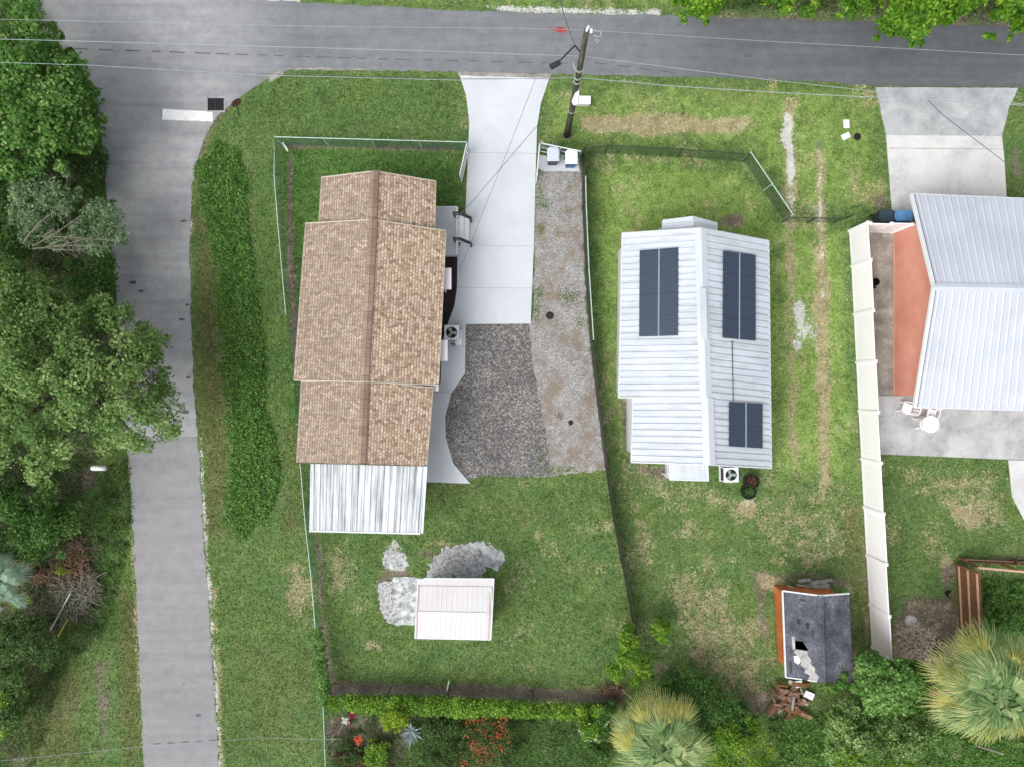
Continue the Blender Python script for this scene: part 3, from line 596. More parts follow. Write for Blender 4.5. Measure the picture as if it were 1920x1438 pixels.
c = np.stack([gx, gy, np.zeros(n)], 1); tdir = np.stack([np.cos(ang), np.sin(ang), np.zeros(n)], 1); bdir = np.stack([-np.sin(ang), np.cos(ang), np.zeros(n)], 1)
v0 = c - bdir * wd[:, None]; v1 = c + bdir * wd[:, None]; v2 = c + tdir * lean[:, None] + np.array([0, 0, 1.]) * h[:, None]; v0[:, 2] = v1[:, 2] = .002
VV = np.stack([v0, v1, v2], 1).reshape(-1, 3); FF = np.arange(3 * n).reshape(-1, 3)
at = {k: np.repeat(v, 3) for k, v in chg.items()}; at['rnd'] = np.repeat(RS.rand(n), 3)
tag(fastmesh('grass', VV, FF, M['grass'], at), 'short patchy lawn grass over the yards and verges', 'grass', kind='stuff')
# ---------------------------------------------------------------- buildings
def wallbox(mb, quad, z0, zs):        # walls under a roof: quad = 4 ground points (x,y), zs = heights of the corners
    n = len(quad)
    for i in range(n):
        a, b = quad[i], quad[(i + 1) % n]
        mb.quad((a[0], a[1], z0), (b[0], b[1], z0), (b[0], b[1], zs[(i + 1) % n]), (a[0], a[1], zs[i]))
GRV = ((0, 1), (.60, 1), (.70, 0), (.84, 0), (.94, 1), (1, 1))
def ribbed(mb, a, b, c, d, pitch, hgt, th=.05, shape=((0, 0), (.66, 0), (.76, 1), (.9, 1), (1, 0))):
    # a-b eave, d-c ridge; ribs run from eave to ridge
    nrm = (b - a).cross(d - a).normalized()
    if nrm.z < 0: nrm = -nrm
    L = (b - a).length; k = max(1, round(L / pitch)); W = (d - a).length; ts = []
    for i in range(k):
        for u, h in shape[:-1]: ts.append(((i + u) / k, h))
    ts.append((1, 0)); vs = []; fs = []; uv = []
    flip = (b - a).cross(d - a).z < 0
    for t, h in ts: vs += [a.lerp(b, t) + nrm * h * hgt, d.lerp(c, t) + nrm * h * hgt]
    for i in range(len(ts) - 1):
        q = (2 * i, 2 * i + 2, 2 * i + 3, 2 * i + 1); u = [(ts[i][0] * L, 0), (ts[i + 1][0] * L, 0), (ts[i + 1][0] * L, W), (ts[i][0] * L, W)]
        if flip: q = q[::-1]; u = u[::-1]
        fs.append(q); uv.append(u)
    mb.add(vs, fs, uv); dn = Vector((0, 0, .006)); mb.slab(a - dn, b - dn, c - dn, d - dn, th); return mb
def edge(mb, pts, wd=.05, h=.12, lift=0):
    for p, q in zip(pts[:-1], pts[1:]): mb.beam(Vector(p) + Vector((0, 0, lift)), Vector(q) + Vector((0, 0, lift)), wd, h)
def window(root, c, w_, h_, ax, depth=.06):   # ax: 'x' wall faces +-x, 'y' wall faces +-y; c on the wall surface
    mb = MB(); a = (0, w_ / 2) if ax == 'x' else (w_ / 2, 0)
    sz = (lambda l, t: (depth, l, t)) if ax == 'x' else (lambda l, t: (l, depth, t))
    c = Vector(c)
    mb.box(c + Vector((0, 0, h_ / 2)), sz(w_ + .1, .07)); mb.box(c - Vector((0, 0, h_ / 2)), sz(w_ + .1, .07))
    for s in (-1, 1):
        o = Vector((0, s * w_ / 2, 0)) if ax == 'x' else Vector((s * w_ / 2, 0, 0)); mb.box(c + o, (depth, .07, h_ - .08) if ax == 'x' else (.07, depth, h_ - .08))
    f = mb.build('window', M['whitemet'], root)
    g = MB(); g.box(c, (depth * .5, w_ - .07, h_ - .07) if ax == 'x' else (w_ - .07, depth * .5, h_ - .07)); g.build('pane', M['glass'], f)
    return f

# --- brown shingle house
h1 = thing('brown_house', 'long house with brown shingle gable roof and a metal porch roof at its back', 'house', P(700, 620, 0))
EZ = 2.65; RZ = 3.75
secs = [((603, 333), (817, 340), (815, 430), (598, 418), (702, 321), (698, 420)),
        ((573, 419), (836, 433), (822, 722), (551, 713), (699, 412), (683, 716)),
        ((565, 716), (812, 727), (800, 873), (556, 867), (684, 713), (677, 869))]
mbr = MB(); cap = MB(); eb = MB()
for i, (nl, nr, sr, sl, rn, rs) in enumerate(secs):
    dz = .05 if i == 1 else 0
    NL, NR, SR, SL = P(*nl, EZ + dz), P(*nr, EZ + dz), P(*sr, EZ + dz), P(*sl, EZ + dz)
    mid = (NL + NR) / 2; Rn = P(*rn, RZ + dz); Rs = P(*rs, RZ + dz)
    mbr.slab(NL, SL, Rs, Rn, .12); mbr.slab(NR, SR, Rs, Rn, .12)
    L = (Rs - Rn).length; d = (Rs - Rn).normalized(); up = Vector((0, 0, .028)); x = Vector((d.y, -d.x, 0)).normalized()
    for s in (-1, 1):
        e = (SR if x.dot(SR - Rs) * s > 0 else SL); q = (e - Rs); q = q / q.length * .2
        cap.quad(Rn + up, Rs + up, Rs + q + up * .8, Rn + q + up * .8, [(0, 0), (L, 0), (L, .2), (0, .2)])
    edge(eb, [NL, Rn, NR], .05, .1, -.045); edge(eb, [NL, SL], .04, .1, -.05); edge(eb, [NR, SR], .04, .1, -.05)
    if i == 1: edge(eb, [SL, Rs, SR], .05, .08, -.01)
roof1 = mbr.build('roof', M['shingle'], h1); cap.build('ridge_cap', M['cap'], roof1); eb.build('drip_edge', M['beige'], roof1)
for i_, (nl, nr, sr, sl, rn, rs) in enumerate(secs):
    Rn, Rs = P(*rn, RZ + (.05 if i_ == 1 else 0)), P(*rs, RZ + (.05 if i_ == 1 else 0)); E_ = P(*nr, EZ); q = E_ - Rn; q = q / q.length * .215; up = Vector((0, 0, .03)); mb = MB(); mb.beam(Rn + q + up, Rs + q + up, .03, .03); mb.build('ridge_edge_shade', M['edge_shade'], roof1)  # dark strip painting the shadow line along the ridge cap's right edge
mb = MB()
def inset(pts, k):   # shrink to wall line, world xy from eave pixel corners
    c = sum(pts, Vector((0, 0, 0))) / 4; return [tuple((p + (c - p).normalized() * k)[:2]) for p in pts]
for (nl, nr, sr, sl, rn, rs) in secs:
    q = inset([P(*nl, EZ), P(*nr, EZ), P(*sr, EZ), P(*sl, EZ)], .42); wallbox(mb, q, 0, [EZ - .02] * 4)
    for e, r_ in ((0, rn), (2, rs)):
        a, b = q[e], q[e + 1]; m_ = ((a[0] + b[0]) / 2, (a[1] + b[1]) / 2); mb.add([(a[0], a[1], EZ - .03), (b[0], b[1], EZ - .03), (m_[0], m_[1], RZ - .2)], [(0, 1, 2)])
mb.build('wall', M['beige'], h1)
wl = P(555, 600, EZ).x + .45; wr = P(829, 600, EZ).x - .42
for yy in (480, 570, 660): window(h1, (P(563 - (yy - 570) * .07, yy, EZ).x + .40, P(0, yy, EZ).y, 1.5), 1.1, 1.1, 'x')
for (x0, y0, x1, y1, z) in ((836, 503, 846, 543, 2.15), (829, 638, 839, 677, 2.15), (808, 722, 822, 733, 2.3)):
    mb = MB(); a, b = P(x0 - 10, y0, z), P(x1, y1, z); mb.box(((a.x + b.x) / 2, (a.y + b.y) / 2, z), (abs(b.x - a.x), abs(a.y - b.y), .09)); mb.box((b.x - .012, (a.y + b.y) / 2, z - .1), (.02, abs(a.y - b.y) - .05, .2))
    hd = mb.build('window_awning', M['white'], h1)
    if y0 < 700: window(h1, (P(x0, y0, z).x - .12, (a.y + b.y) / 2, 1.45), .9, 1.0, 'x')
# back porch roof
PZn, PZs = 2.5, 2.25
a, b, c, d = P(580, 994, PZs), P(788, 999, PZs), P(797, 874, PZn), P(582, 869, PZn)
mb = ribbed(MB(), a, b, c, d, .30, .04, .05, ((0, 0), (.42, 0), (.5, 1), (.62, 1), (.7, 0), (1, 0)))
por = mb.build('porch_roof', M['rooffrail'], h1)
mb = MB(); edge(mb, [a + Vector((0, -.03, 0)), b + Vector((0, -.03, 0))], .07, .12, -.03); edge(mb, [b + Vector((.09, 0, 0)), c + Vector((.06, 0, 0))], .1, .1, 0); mb.build('gutter', M['whitemet'], por)
for x_, y_ in ((584, 990), (650, 991), (718, 993), (783, 995)):
    p = P(x_, y_, PZs - .1); mb = MB(); mb.box((p.x, p.y + .12, (PZs - .1) / 2), (.08, .08, PZs - .1)); mb.build('post', M['whitemet'], h1)
p0, p1 = P(583, 872, 2.3), P(785, 985, 2.2); mb = MB(); mb.prism([(p0.x + .1, p0.y), (p1.x - .1, p0.y), (p1.x - .1, p1.y + .1), (p0.x + .1, p1.y + .1)], -.02, .06); mb.build('porch_floor', M['staincon'], h1)

# entry landing with rails
st = thing('entry_steps', 'pale concrete entry landing with steps and dark handrails beside brown house', 'steps', P(845, 440, 0))
mb = MB(); mb.prism([tuple(P(*q, .6)[:2]) for q in ((812, 388), (858, 387), (858, 478), (812, 478))], 0, .6); mb.build('landing', M['drive'], st)
mb = MB(); edge(mb, [P(857, 389, .62), P(857, 477, .62)], .09, .05, .004); edge(mb, [P(815, 388.5, .62), P(855, 388.5, .62)], .05, .05, .004); mb.build('edging', M['paint'], st)
for k in range(2):
    mb = MB(); z = .4 - .2 * k; x0 = P(859 + 10 * k, 0, z).x; mb.prism([(x0, P(0, 403, z).y), (x0 + .29, P(0, 403, z).y), (x0 + .29, P(0, 452, z).y), (x0, P(0, 452, z).y)], 0, z); mb.build('step', M['paint'], st)
for yy in (400, 448):
    y0 = P(0, yy, 1.4).y; xa, xb, xc = P(849, 0, 1.5).x, P(862, 0, 1.5).x, P(884, 0, .9).x
    mb = MB(); A_ = Vector((xa, y0, 1.5)); B_ = Vector((xb, y0, 1.5)); C_ = Vector((xc, y0 - .12, .92))
    mb.beam(A_, B_, .09, .06); mb.beam(B_, C_, .09, .06); mb.beam(Vector((xa + .03, y0, .6)), A_ + Vector((.03, 0, 0)), .07, .07); mb.beam(Vector((xc - .05, y0 - .12, .05)), C_ + Vector((-.05, 0, 0)), .08, .08)
    mb.beam(Vector((xa, y0 - .0, 1.05)), Vector((xb, y0, 1.05)), .05, .04); mb.beam(Vector((xb, y0, 1.05)), Vector((xc, y0 - .12, .5)), .05, .04)
    mb.build('handrail', M['dark'], st)

# air conditioners
def make_ac(label, loc, rz=0):
    r_ = thing('air_conditioner', label, 'air conditioner', loc, 'outdoor air conditioner units', rz)
    mb = MB(); s = .37
    for sx, sy in ((-1, -1), (1, -1), (1, 1), (-1, 1)): mb.box((sx * (s - .03), sy * (s - .03), .4), (.06, .06, .64))
    mb.box((0, 0, .05), (.8, .8, .08)); mb.build('pad', M['whitemet'], r_, local=True)
    mb = MB()
    for k in range(12): mb.box((0, 0, .14 + k * .045), (2 * s - .06, 2 * s - .06, .018))
    mb.box((0, 0, .38), (2 * s - .1, 2 * s - .1, .56)); mb.build('coil_grille', M['dark'], r_, local=True)
    mb = MB(); vs = []; fs = []; n = 32   # top plate with round hole
    for k in range(n):
        t = 2 * math.pi * k / n; cx, sy = math.cos(t), math.sin(t); m_ = max(abs(cx), abs(sy)); vs += [(cx * .285, sy * .285, .74), (cx / m_ * s, sy / m_ * s, .74), (cx / m_ * s, sy / m_ * s, .68)]
    for k in range(n):
        q = (k + 1) % n; fs += [(3 * k, 3 * k + 1, 3 * q + 1, 3 * q), (3 * k + 1, 3 * k + 2, 3 * q + 2, 3 * q + 1)]
    mb.add(vs, fs); mb.build('top_panel', M['whitemet'], r_, local=True)
    mb = MB(); mb.lathe((0, 0, .66), [(.27, 0), (.27, .01)], 28); w_ = mb.build('fan_well', M['black'], r_, local=True)
    mb = MB()
    for k in range(3):
        t = 2 * math.pi * k / 3; p = [(.05, -.05), (.24, -.12), (.26, .06), (.07, .07)]
        mb.add([(x * math.cos(t) - y * math.sin(t), x * math.sin(t) + y * math.cos(t), .70 + y * .15) for x, y in p], [(0, 1, 2, 3)])
    mb.lathe((0, 0, .69), [(.07, 0), (.07, .03), (.02, .04)], 16); mb.build('fan', M['galv'], r_, local=True)
    mb = MB()
    for rr_ in (.1, .16, .22, .275):
        pts = [(rr_ * math.cos(k * math.pi / 12), rr_ * math.sin(k * math.pi / 12), .742) for k in range(25)]; mb.tube(pts, .004, 4, False)
    mb.build('fan_guard', M['dark'], r_, local=True); return r_
p = P(847, 624, .74); make_ac('round-fanned air conditioner unit beside the brown house and dark mulch', (p.x, p.y, .05))
p = P(1371, 890, .74); make_ac('round-fanned air conditioner unit at the south end of the white-roofed house', (p.x, p.y, 0), .03)
p = P(861, 633, .3); eb_ = thing('pump_box', 'low white utility box next to the air conditioner by the brown house', 'utility box', (p.x, p.y, .05))
mb = MB(); mb.box((0, 0, .13), (.28, .8, .26)); mb.build('case', M['whitemet'], eb_, local=True); mb = MB(); mb.box((-.05, 0, .28), (.32, .7, .03)); mb.build('lid', M['white'], eb_, local=True)
mb = MB(); mb.tube([(-.2, -.32, .1), (-.32, -.36, .14), (-.42, -.3, .2)], .03, 8); mb.build('pipe', M['dark'], eb_, local=True)

# --- white metal roof house with solar panels
h2 = thing('white_house', 'house with ribbed white metal gable roof carrying three dark solar arrays', 'house', P(1305, 640, 0))
e2 = 2.7; r2z = 3.7
NL, NR, SR = P(1167, 438, e2), P(1441, 452, e2), P(1446, 877, e2); Rn, Rs = P(1314, 428, r2z), P(1327, 871, r2z); SLm = P(1160, 745, e2)
Rm = Rn.lerp(Rs, (745 - 428) / (871 - 428)); SL2 = P(1184, 866, e2 + .12); ML2 = P(1187, 746, e2 + .12)
mb = MB(); ribbed(mb, NL, SLm, Rm, Rn, .30, .055, .05, GRV); ribbed(mb, NR, SR, Rs, Rn, .30, .055, .05, GRV)
lo = Vector((0, 0, -.05)); ribbed(mb, ML2, SL2, Rs + lo, Rm + lo, .30, .055, .05, GRV)
roof2 = mb.build('roof', M['roofwhite'], h2)
mb = MB()
for (q1, q2, offx) in ((Rn, Rm, 0), (Rm, Rs, .08)):
    for s, E_ in ((-1, NL), (1, NR)):
        q = (E_ - Rn); q = q / q.length * .3; u = Vector((0, 0, .075)); ox = Vector((offx, 0, 0)); mb.quad(q1 + u + ox, q2 + u + ox, q2 + q + u * .9 + ox, q1 + q + u * .9 + ox)
mb.beam(Rn.lerp(Rs, .255) + Vector((.0, 0, .09)), Rn.lerp(Rs, .475) + Vector((.0, 0, .09)), .26, .07)
mb.build('ridge_cap', M['roofwhite'], roof2)
mb = MB(); edge(mb, [NL, Rn, NR, SR, Rs + lo, SL2, ML2], .06, .13, -.04); edge(mb, [NL, SLm, Rm], .06, .13, -.04); mb.build('fascia', M['whitemet'], roof2)
mb = MB(); mb.beam(PL(1372, 640, NR, SR, Rs) + Vector((0, 0, .055)), PL(1374, 752, NR, SR, Rs) + Vector((0, 0, .055)), .03, .03); mb.build('conduit', M['dark'], roof2)
a = P(1243, 414, 2.6); b = P(1300, 407, 3.0); c = P(1344, 419, 2.6); a2 = P(1243, 446, 2.6); c2 = P(1344, 455, 2.6); b2 = P(1303, 443, 3.0)
mb = MB(); ribbed(mb, a, a2, b2, b, .3, .04, .05, GRV); ribbed(mb, c, c2, b2, b, .3, .04, .05, GRV); ep = mb.build('porch_roof', M['roofwhite'], h2)
mb = MB(); edge(mb, [a2, a, b, c, c2], .06, .12, -.04); mb.build('fascia', M['whitemet'], ep)
for q in (a, c):
    mb = MB(); mb.box((q.x + (.15 if q is a else -.15), q.y - .15, 1.28), (.1, .1, 2.56)); mb.build('post', M['whitemet'], h2)
mb = MB(); q = inset([NL, NR, SR, P(1184, 868, e2)], .4); wallbox(mb, [q[0], q[1], q[2], q[3], (q[3][0], SLm.y + .2), (q[0][0] - .1, SLm.y + .2)], 0, [e2 - .05] * 6)
for e in ((q[0], q[1], Rn), (q[2], q[3], Rs)): mb.add([(e[0][0], e[0][1], e2 - .05), (e[1][0], e[1][1], e2 - .05), (e[2].x, (e[0][1] + e[1][1]) / 2, r2z - .16)], [(0, 1, 2)])
mb.build('wall', M['whitemet'], h2)
for t in (.2, .5, .75): pt = NL.lerp(SLm, t); window(h2, (pt.x + .28, pt.y, 1.5), 1.0, 1.1, 'x')
for t in (.2, .5, .8): pt = NR.lerp(SR, t); window(h2, (pt.x - .3, pt.y, 1.5), 1.0, 1.1, 'x')
for (nm, cs, nc, nr_, pl, lab) in (('a', ((1198, 471), (1274, 465), (1273, 630), (1197, 632)), 2, 4, (NL, SLm, Rm), 'large solar array left of the ridge'), ('b', ((1352, 471), (1415, 480), (1415, 640), (1351, 634)), 2, 4, (NR, SR, Rs), 'large solar array right of the ridge'), ('c', ((1363, 753), (1428, 757), (1428, 840), (1363, 836)), 2, 2, (NR, SR, Rs), 'small solar array near the south end')):
    q = [PL(x, y, *pl) for x, y in cs]; nn = (pl[1] - pl[0]).cross(pl[2] - pl[0]).normalized(); nn = nn if nn.z > 0 else -nn
    u0 = nn * .13; q = [p_ + u0 for p_ in q]; arr = thing('solar_array', None, None, (0, 0, 0)); arr.parent = h2; arr['label'] = lab
    arr.location = -h2.location * 0
    mb = MB(); dnv = nn * -.05
    for t in (.12, .38, .62, .88): mb.beam(q[0].lerp(q[3], t) + dnv, q[1].lerp(q[2], t) + dnv, .05, .05)
    mb.beam(q[0].lerp(q[1], .5) + dnv * .4, q[3].lerp(q[2], .5) + dnv * .4, .07, .03)
    mb.build('mounting_rail', M['alu'], arr)
    for i_ in range(nc):
        for j_ in range(nr_):
            g = .022; gy_ = .0012
            def pt(u, v): return q[0].lerp(q[1], u).lerp(q[3].lerp(q[2], u), v)
            c4 = [pt(i_ / nc + g, j_ / nr_ + gy_), pt((i_ + 1) / nc - g, j_ / nr_ + gy_), pt((i_ + 1) / nc - g, (j_ + 1) / nr_ - gy_), pt(i_ / nc + g, (j_ + 1) / nr_ - gy_)]
            W_ = (c4[1] - c4[0]).length; H_ = (c4[3] - c4[0]).length; dn = nn * -.04
            mb = MB(); mb.add(c4 + [k + dn for k in c4], [(3, 2, 1, 0), (4, 5, 6, 7), (0, 1, 5, 4), (1, 2, 6, 5), (2, 3, 7, 6), (3, 0, 4, 7)], [[(0, H_), (W_, H_), (W_, 0), (0, 0)]] + [None] * 5)
            mb.build('solar_panel', M['solar'], arr)
# back awning + deck of white house
a, b, c, d = P(1256, 868, 2.2), P(1327, 872, 2.2), P(1328, 901, 2.0), P(1256, 899, 2.0)
mb = MB(); mb.slab(d, c, b, a, .06); aw = mb.build('back_awning', M['roofwhite'], h2); mb = MB(); edge(mb, [a, d, c, b], .05, .1, -.03); mb.build('fascia', M['whitemet'], aw)
mb = MB(); mb.beam(d + Vector((.05, .06, -.1)), Vector((d.x + .05, d.y + .06, .0)), .06, .06); mb.build('post', M['whitemet'], aw); mb = MB(); mb.beam(c + Vector((-.05, .06, -.1)), Vector((c.x - .05, c.y + .06, 0)), .06, .06); mb.build('post', M['whitemet'], aw)
mb = MB(); d_ = P(1250, 870, .4), P(1320, 896, .4); mb.prism([(d_[0].x, d_[0].y + .3), (d_[1].x, d_[0].y + .3), (d_[1].x, d_[1].y), (d_[0].x, d_[1].y)], 0, .4); mb.build('back_step', M['drive'], h2)

# --- salmon house with grey metal roof
h3 = thing('salmon_house', 'salmon-walled house under a pale grey ribbed metal gable roof', 'house', P(1850, 590, 0))
e3 = 2.75; z3 = 4.4; XR = 2240
NLe = P(1709, 364, e3); SLe = P(1715, 763, e3); Rl = P(1751, 538, z3); NRe = P(XR, 386, e3); SRe = P(XR, 778, e3); Rr = P(XR, 548, z3)
mb = MB(); sh = ((0, 0), (.7, 0), (.8, 1), (.9, 1), (1, 0)); ribbed(mb, NLe, NRe, Rr, Rl, .37, .022, .06, sh); ribbed(mb, SLe, SRe, Rr, Rl, .37, .022, .06, sh)
rf3 = mb.build('roof', M['roofgrey'], h3)
mb = MB(); u = Vector((0, 0, .06))
for E_ in (NLe, SLe): q = (E_ - Rl); q = q / q.length * .2; mb.quad(Rl + u, Rr + u, Rr + q + u * .8, Rl + q + u * .8)
mb.build('ridge_cap', M['roofgrey'], rf3)
mb = MB(); edge(mb, [NLe, Rl, SLe], .07, .16, -.06); mb.build('fascia', M['whitemet'], rf3)
mb = MB(); off = Vector((.06, 0, .02)); edge(mb, [NLe + off, Rl + off, SLe + off], .03, .05, 0); edge(mb, [NLe, NRe], .06, .12, -.06); edge(mb, [SLe, SRe], .06, .12, -.06); mb.build('drip_edge', M['whitemet'], rf3); mb = MB(); o2 = Vector((.09, 0, .035)); edge(mb, [NLe + o2, Rl + o2, SLe + o2], .022, .03, 0); mb.build('verge_seal', M['dark'], rf3)
wx0, wx1 = P(1674, 0, 0).x, P(2190, 0, 0).x; wy0, wy1 = P(0, 437, 0).y, P(0, 741, 0).y
def zroof(x, y):
    t = (NLe.y - y) / (NLe.y - Rl.y) if y > Rl.y else (y - SLe.y) / (Rl.y - SLe.y); return e3 + (z3 - e3) * max(0, min(1, t)) - .13
mb = MB(); ym = Rl.y
for xx in (wx0, wx1):
    mb.add([(xx, wy0, 0), (xx, wy1, 0), (xx, wy1, zroof(xx, wy1)), (xx, ym, z3 - .13), (xx, wy0, zroof(xx, wy0))], [(0, 1, 2, 3, 4)])
for yy in (wy0, wy1): z_ = zroof(0, yy); mb.quad((wx0, yy, 0), (wx1, yy, 0), (wx1, yy, z_), (wx0, yy, z_))
mb.build('wall', M['salmon'], h3)
mb = MB(); mb.box((wx0 - .015, (wy0 + wy1) / 2, .08), (.03, abs(wy1 - wy0), .16)); mb.build('footing', M['woodlight'], h3)
window(h3, (wx0 + 3.2, wy1 - .01, 1.4), 1.5, 1.2, 'y')
mb = MB(); mb.box((wx0 + 5.6, wy1 - .02, 1.05), (1.8, .06, 2.05)); dr = mb.build('sliding_door', M['whitemet'], h3); mb = MB(); mb.box((wx0 + 5.6, wy1 - .05, 1.05), (1.6, .03, 1.85)); mb.build('pane', M['glass'], dr)

# --- white shed
s1 = thing('white_shed', 'small shed with flat-toned white gable roof and faded pink trim on the lawn', 'shed', P(855, 1140, 0))
ez = 2.0; rz_ = 2.16
NW, NE, SE, SW = P(783, 1098, ez), P(923, 1100, ez), P(920, 1199, ez), P(778, 1196, ez); Rw, Re = P(780, 1149, rz_), P(923, 1151, rz_)
NWc = P(796, 1084, ez)
mb = MB(); u = MB()
for (a, b, c, d) in ((NW + (NE - NW) * .09 * 0, NE, Re, Rw), (SW, SE, Re, Rw)): ribbed(mb, a, b, c, d, .24, .007, .05)
sk = [P(796, 1084, ez - .06), P(926, 1085, ez - .06), NE + Vector((.03, 0, -.03)), NW + Vector((0, 0, -.03)), P(783, 1092, ez - .05)]; mb.add(sk + [k - Vector((0, 0, .05)) for k in sk], [(4, 3, 2, 1, 0), (5, 6, 7, 8, 9)] + [(k, (k + 1) % 5, 5 + (k + 1) % 5, 5 + k) for k in range(5)])
rf = mb.build('roof', M['roofshed'], s1)
mb = MB(); mb.beam(Rw + Vector((.1, 0, .02)), Re + Vector((-.3, 0, .02)), .14, .03); mb.build('ridge_cap', M['white'], rf)
mb = MB(); i_ = Vector((-.14, 0, .035)); mb.beam(NE + i_ - Vector((0, .25, 0)), Re + i_, .06, .03); mb.beam(Re + i_, SE + i_, .06, .03); mb.build('rake_trim', M['pinktrim'], rf); mb = MB(); j_ = Vector((.05, 0, .03)); mb.beam(NW + j_, Rw + j_, .05, .03); mb.beam(Rw + j_, SW + j_, .05, .03); mb.build('rake_trim', M['pinktrim'], rf)
mb = MB(); edge(mb, [SW, sk[4], sk[0], sk[1], Re, SE, SW], .05, .07, -.02); mb.build('drip_edge', M['whitemet'], rf)
mb = MB(); q = inset([P(786, 1108, ez), P(920, 1110, ez), SE, SW], .10); wallbox(mb, q, 0, [ez - .05] * 4)
for e in ((1, 2), (3, 0)): a, b = q[e[0]], q[e[1]]; mb.add([(a[0], a[1], ez - .05), (b[0], b[1], ez - .05), ((a[0] + b[0]) / 2, (a[1] + b[1]) / 2, rz_ - .07)], [(0, 1, 2)])
mb.build('wall', M['whitemet'], s1)
mb = MB(); mb.box(((q[1][0] + q[2][0]) / 2 + .02, (q[1][1] + q[2][1]) / 2, .9), (.05, 1.3, 1.8)); dd = mb.build('door', M['pinktrim'], s1); mb = MB(); mb.box(((q[1][0] + q[2][0]) / 2 + .06, (q[1][1] + q[2][1]) / 2 + .1, 1), (.04, .03, .15)); mb.build('handle', M['dark'], dd)

# --- ruined shed
s2 = thing('derelict_shed', 'derelict orange-brown shed with a hole torn in its grey shingle roof', 'shed', P(1520, 1180, 0))
ez = 2.15; rz_ = 2.6
NW, NE, SE, SW = P(1467, 1107, ez), P(1592, 1112, ez), P(1600, 1280, ez), P(1473, 1269, ez); Rn, Rs = P(1537, 1116, rz_), P(1542, 1278, rz_)
def wp(u, v, up=0): return NW.lerp(Rn, u).lerp(SW.lerp(Rs, u), v) + Vector((0, 0, up))
mb = MB(); u0, u1, v0_, v1_ = .28, .66, .56, .66
hole = [(u0, v0_), (.52, v0_ + .005), (u1, v1_), (u0 + .01, v1_)]
def sl(c4): mb.add([wp(*k) for k in c4] + [wp(*k, -.06) for k in c4], [(3, 2, 1, 0), (4, 5, 6, 7), (0, 1, 5, 4), (1, 2, 6, 5), (2, 3, 7, 6), (3, 0, 4, 7)])
sl([(0, 0), (1, 0), (1, v0_), (0, v0_)]); sl([(0, v0_), hole[0], hole[3], (0, v1_)]); sl([hole[1], (1, v0_), (1, v1_), hole[2]]); sl([(0, v1_), (1, v1_), (1, 1), (0, 1)]); sl([(.52, v0_), (.5201, v0_), (u1, v1_ - .001), (u1 - .001, v1_)])
mb.slab(NE, SE, Rs, Rn, .08); rf = mb.build('roof', M['tar'], s2)
mb = MB(); pl_ = [(.30, .66), (.62, .665), (.64, .72), (.72, .76), (.70, .81), (.82, .85), (.80, .90), (.90, .94), (.88, .99), (.62, .99), (.66, .94), (.52, .92), (.56, .87), (.42, .84), (.44, .79), (.27, .76), (.31, .72), (.24, .70)]
vs = [wp(*k, .008) for k in pl_]; mb.add(vs + [v - Vector((0, 0, .006)) for v in vs], [tuple(range(18))[::-1], tuple(range(18, 36))]); vs = [wp(*k, .012) for k in ((.2, .52), (.29, .52), (.29, .66), (.22, .67))]; mb.add(vs, [(3, 2, 1, 0)]); mb.build('bare_decking', M['ply'], rf)
mb = MB(); vs = [wp(*k, .03) for k in ((.24, .74), (.36, .735), (.42, .79), (.36, .83), (.26, .81))]; mb.add(vs + [v - Vector((0, 0, .02)) for v in vs], [(4, 3, 2, 1, 0), (5, 6, 7, 8, 9)]); mb.build('white_scrap', M['white'], rf)
for (ua, va, ub, vb_) in ((.36, .30, .46, .37), (.60, .33, .70, .41), (.74, .40, .84, .50), (.10, .80, .2, .95), (.45, .06, .62, .1)):
    mb = MB(); vs = [wp(*k, .012) for k in ((ua, va), (ub, va + .01), (ub - .02, vb_), (ua + .01, vb_ - .01))]; mb.add(vs + [v - Vector((0, 0, .01)) for v in vs], [(3, 2, 1, 0), (4, 5, 6, 7)]); mb.build('felt_patch', M['black'] if ua in (.6, .36) else M['dark'], rf)
mb = MB(); edge(mb, [SW, NW, Rn, NE], .06, .09, -.0); edge(mb, [SW, wp(.45, 1)], .05, .06); edge(mb, [wp(.6, 1), wp(.85, 1)], .05, .06); mb.build('drip_edge', M['whitemet'], rf)
mb = MB(); mb.beam(Rn + Vector((0, 0, .03)), Rs + Vector((0, 0, .03)), .3, .02); mb.build('ridge_cap', M['tar'], rf)
q = [tuple(P(*k, 0)[:2]) for k in ((1450, 1097), (1546, 1098), (1551, 1236), (1458, 1236))]
mb = MB(); wallbox(mb, q, 0, [2.12] * 4)
for a, b, r_ in ((q[0], q[1], Rn), (q[2], q[3], Rs)): mb.add([(a[0], a[1], 2.12), (b[0], b[1], 2.12), ((a[0] + b[0]) / 2, (a[1] + b[1]) / 2, 2.3)], [(0, 1, 2)])
mb.build('wall', M['rust'], s2); mb = MB(); mb.prism(q, -.02, .02); mb.build('floor', M['black'], s2)
mb = MB(); rr = random.Random(3)
for k in range(16):
    a_ = P(rr.uniform(1475, 1545), rr.uniform(1088, 1099), .3); t_ = rr.uniform(-.5, .3); L = rr.uniform(.3, .9); mb.beam(a_ + Vector((0, 0, .2 * k / 16)), a_ + Vector((L * math.cos(t_), L * math.sin(t_), rr.uniform(.0, .3))), rr.uniform(.05, .16), .03)
tag(mb.build('scrap_boards', M['ply']), 'pale broken boards piled against the north wall of the derelict shed', 'scrap boards')
tp_ = thing('timber_pile', 'heap of reddish broken timber below the derelict shed', 'timber pile', P(1475, 1310, 0))
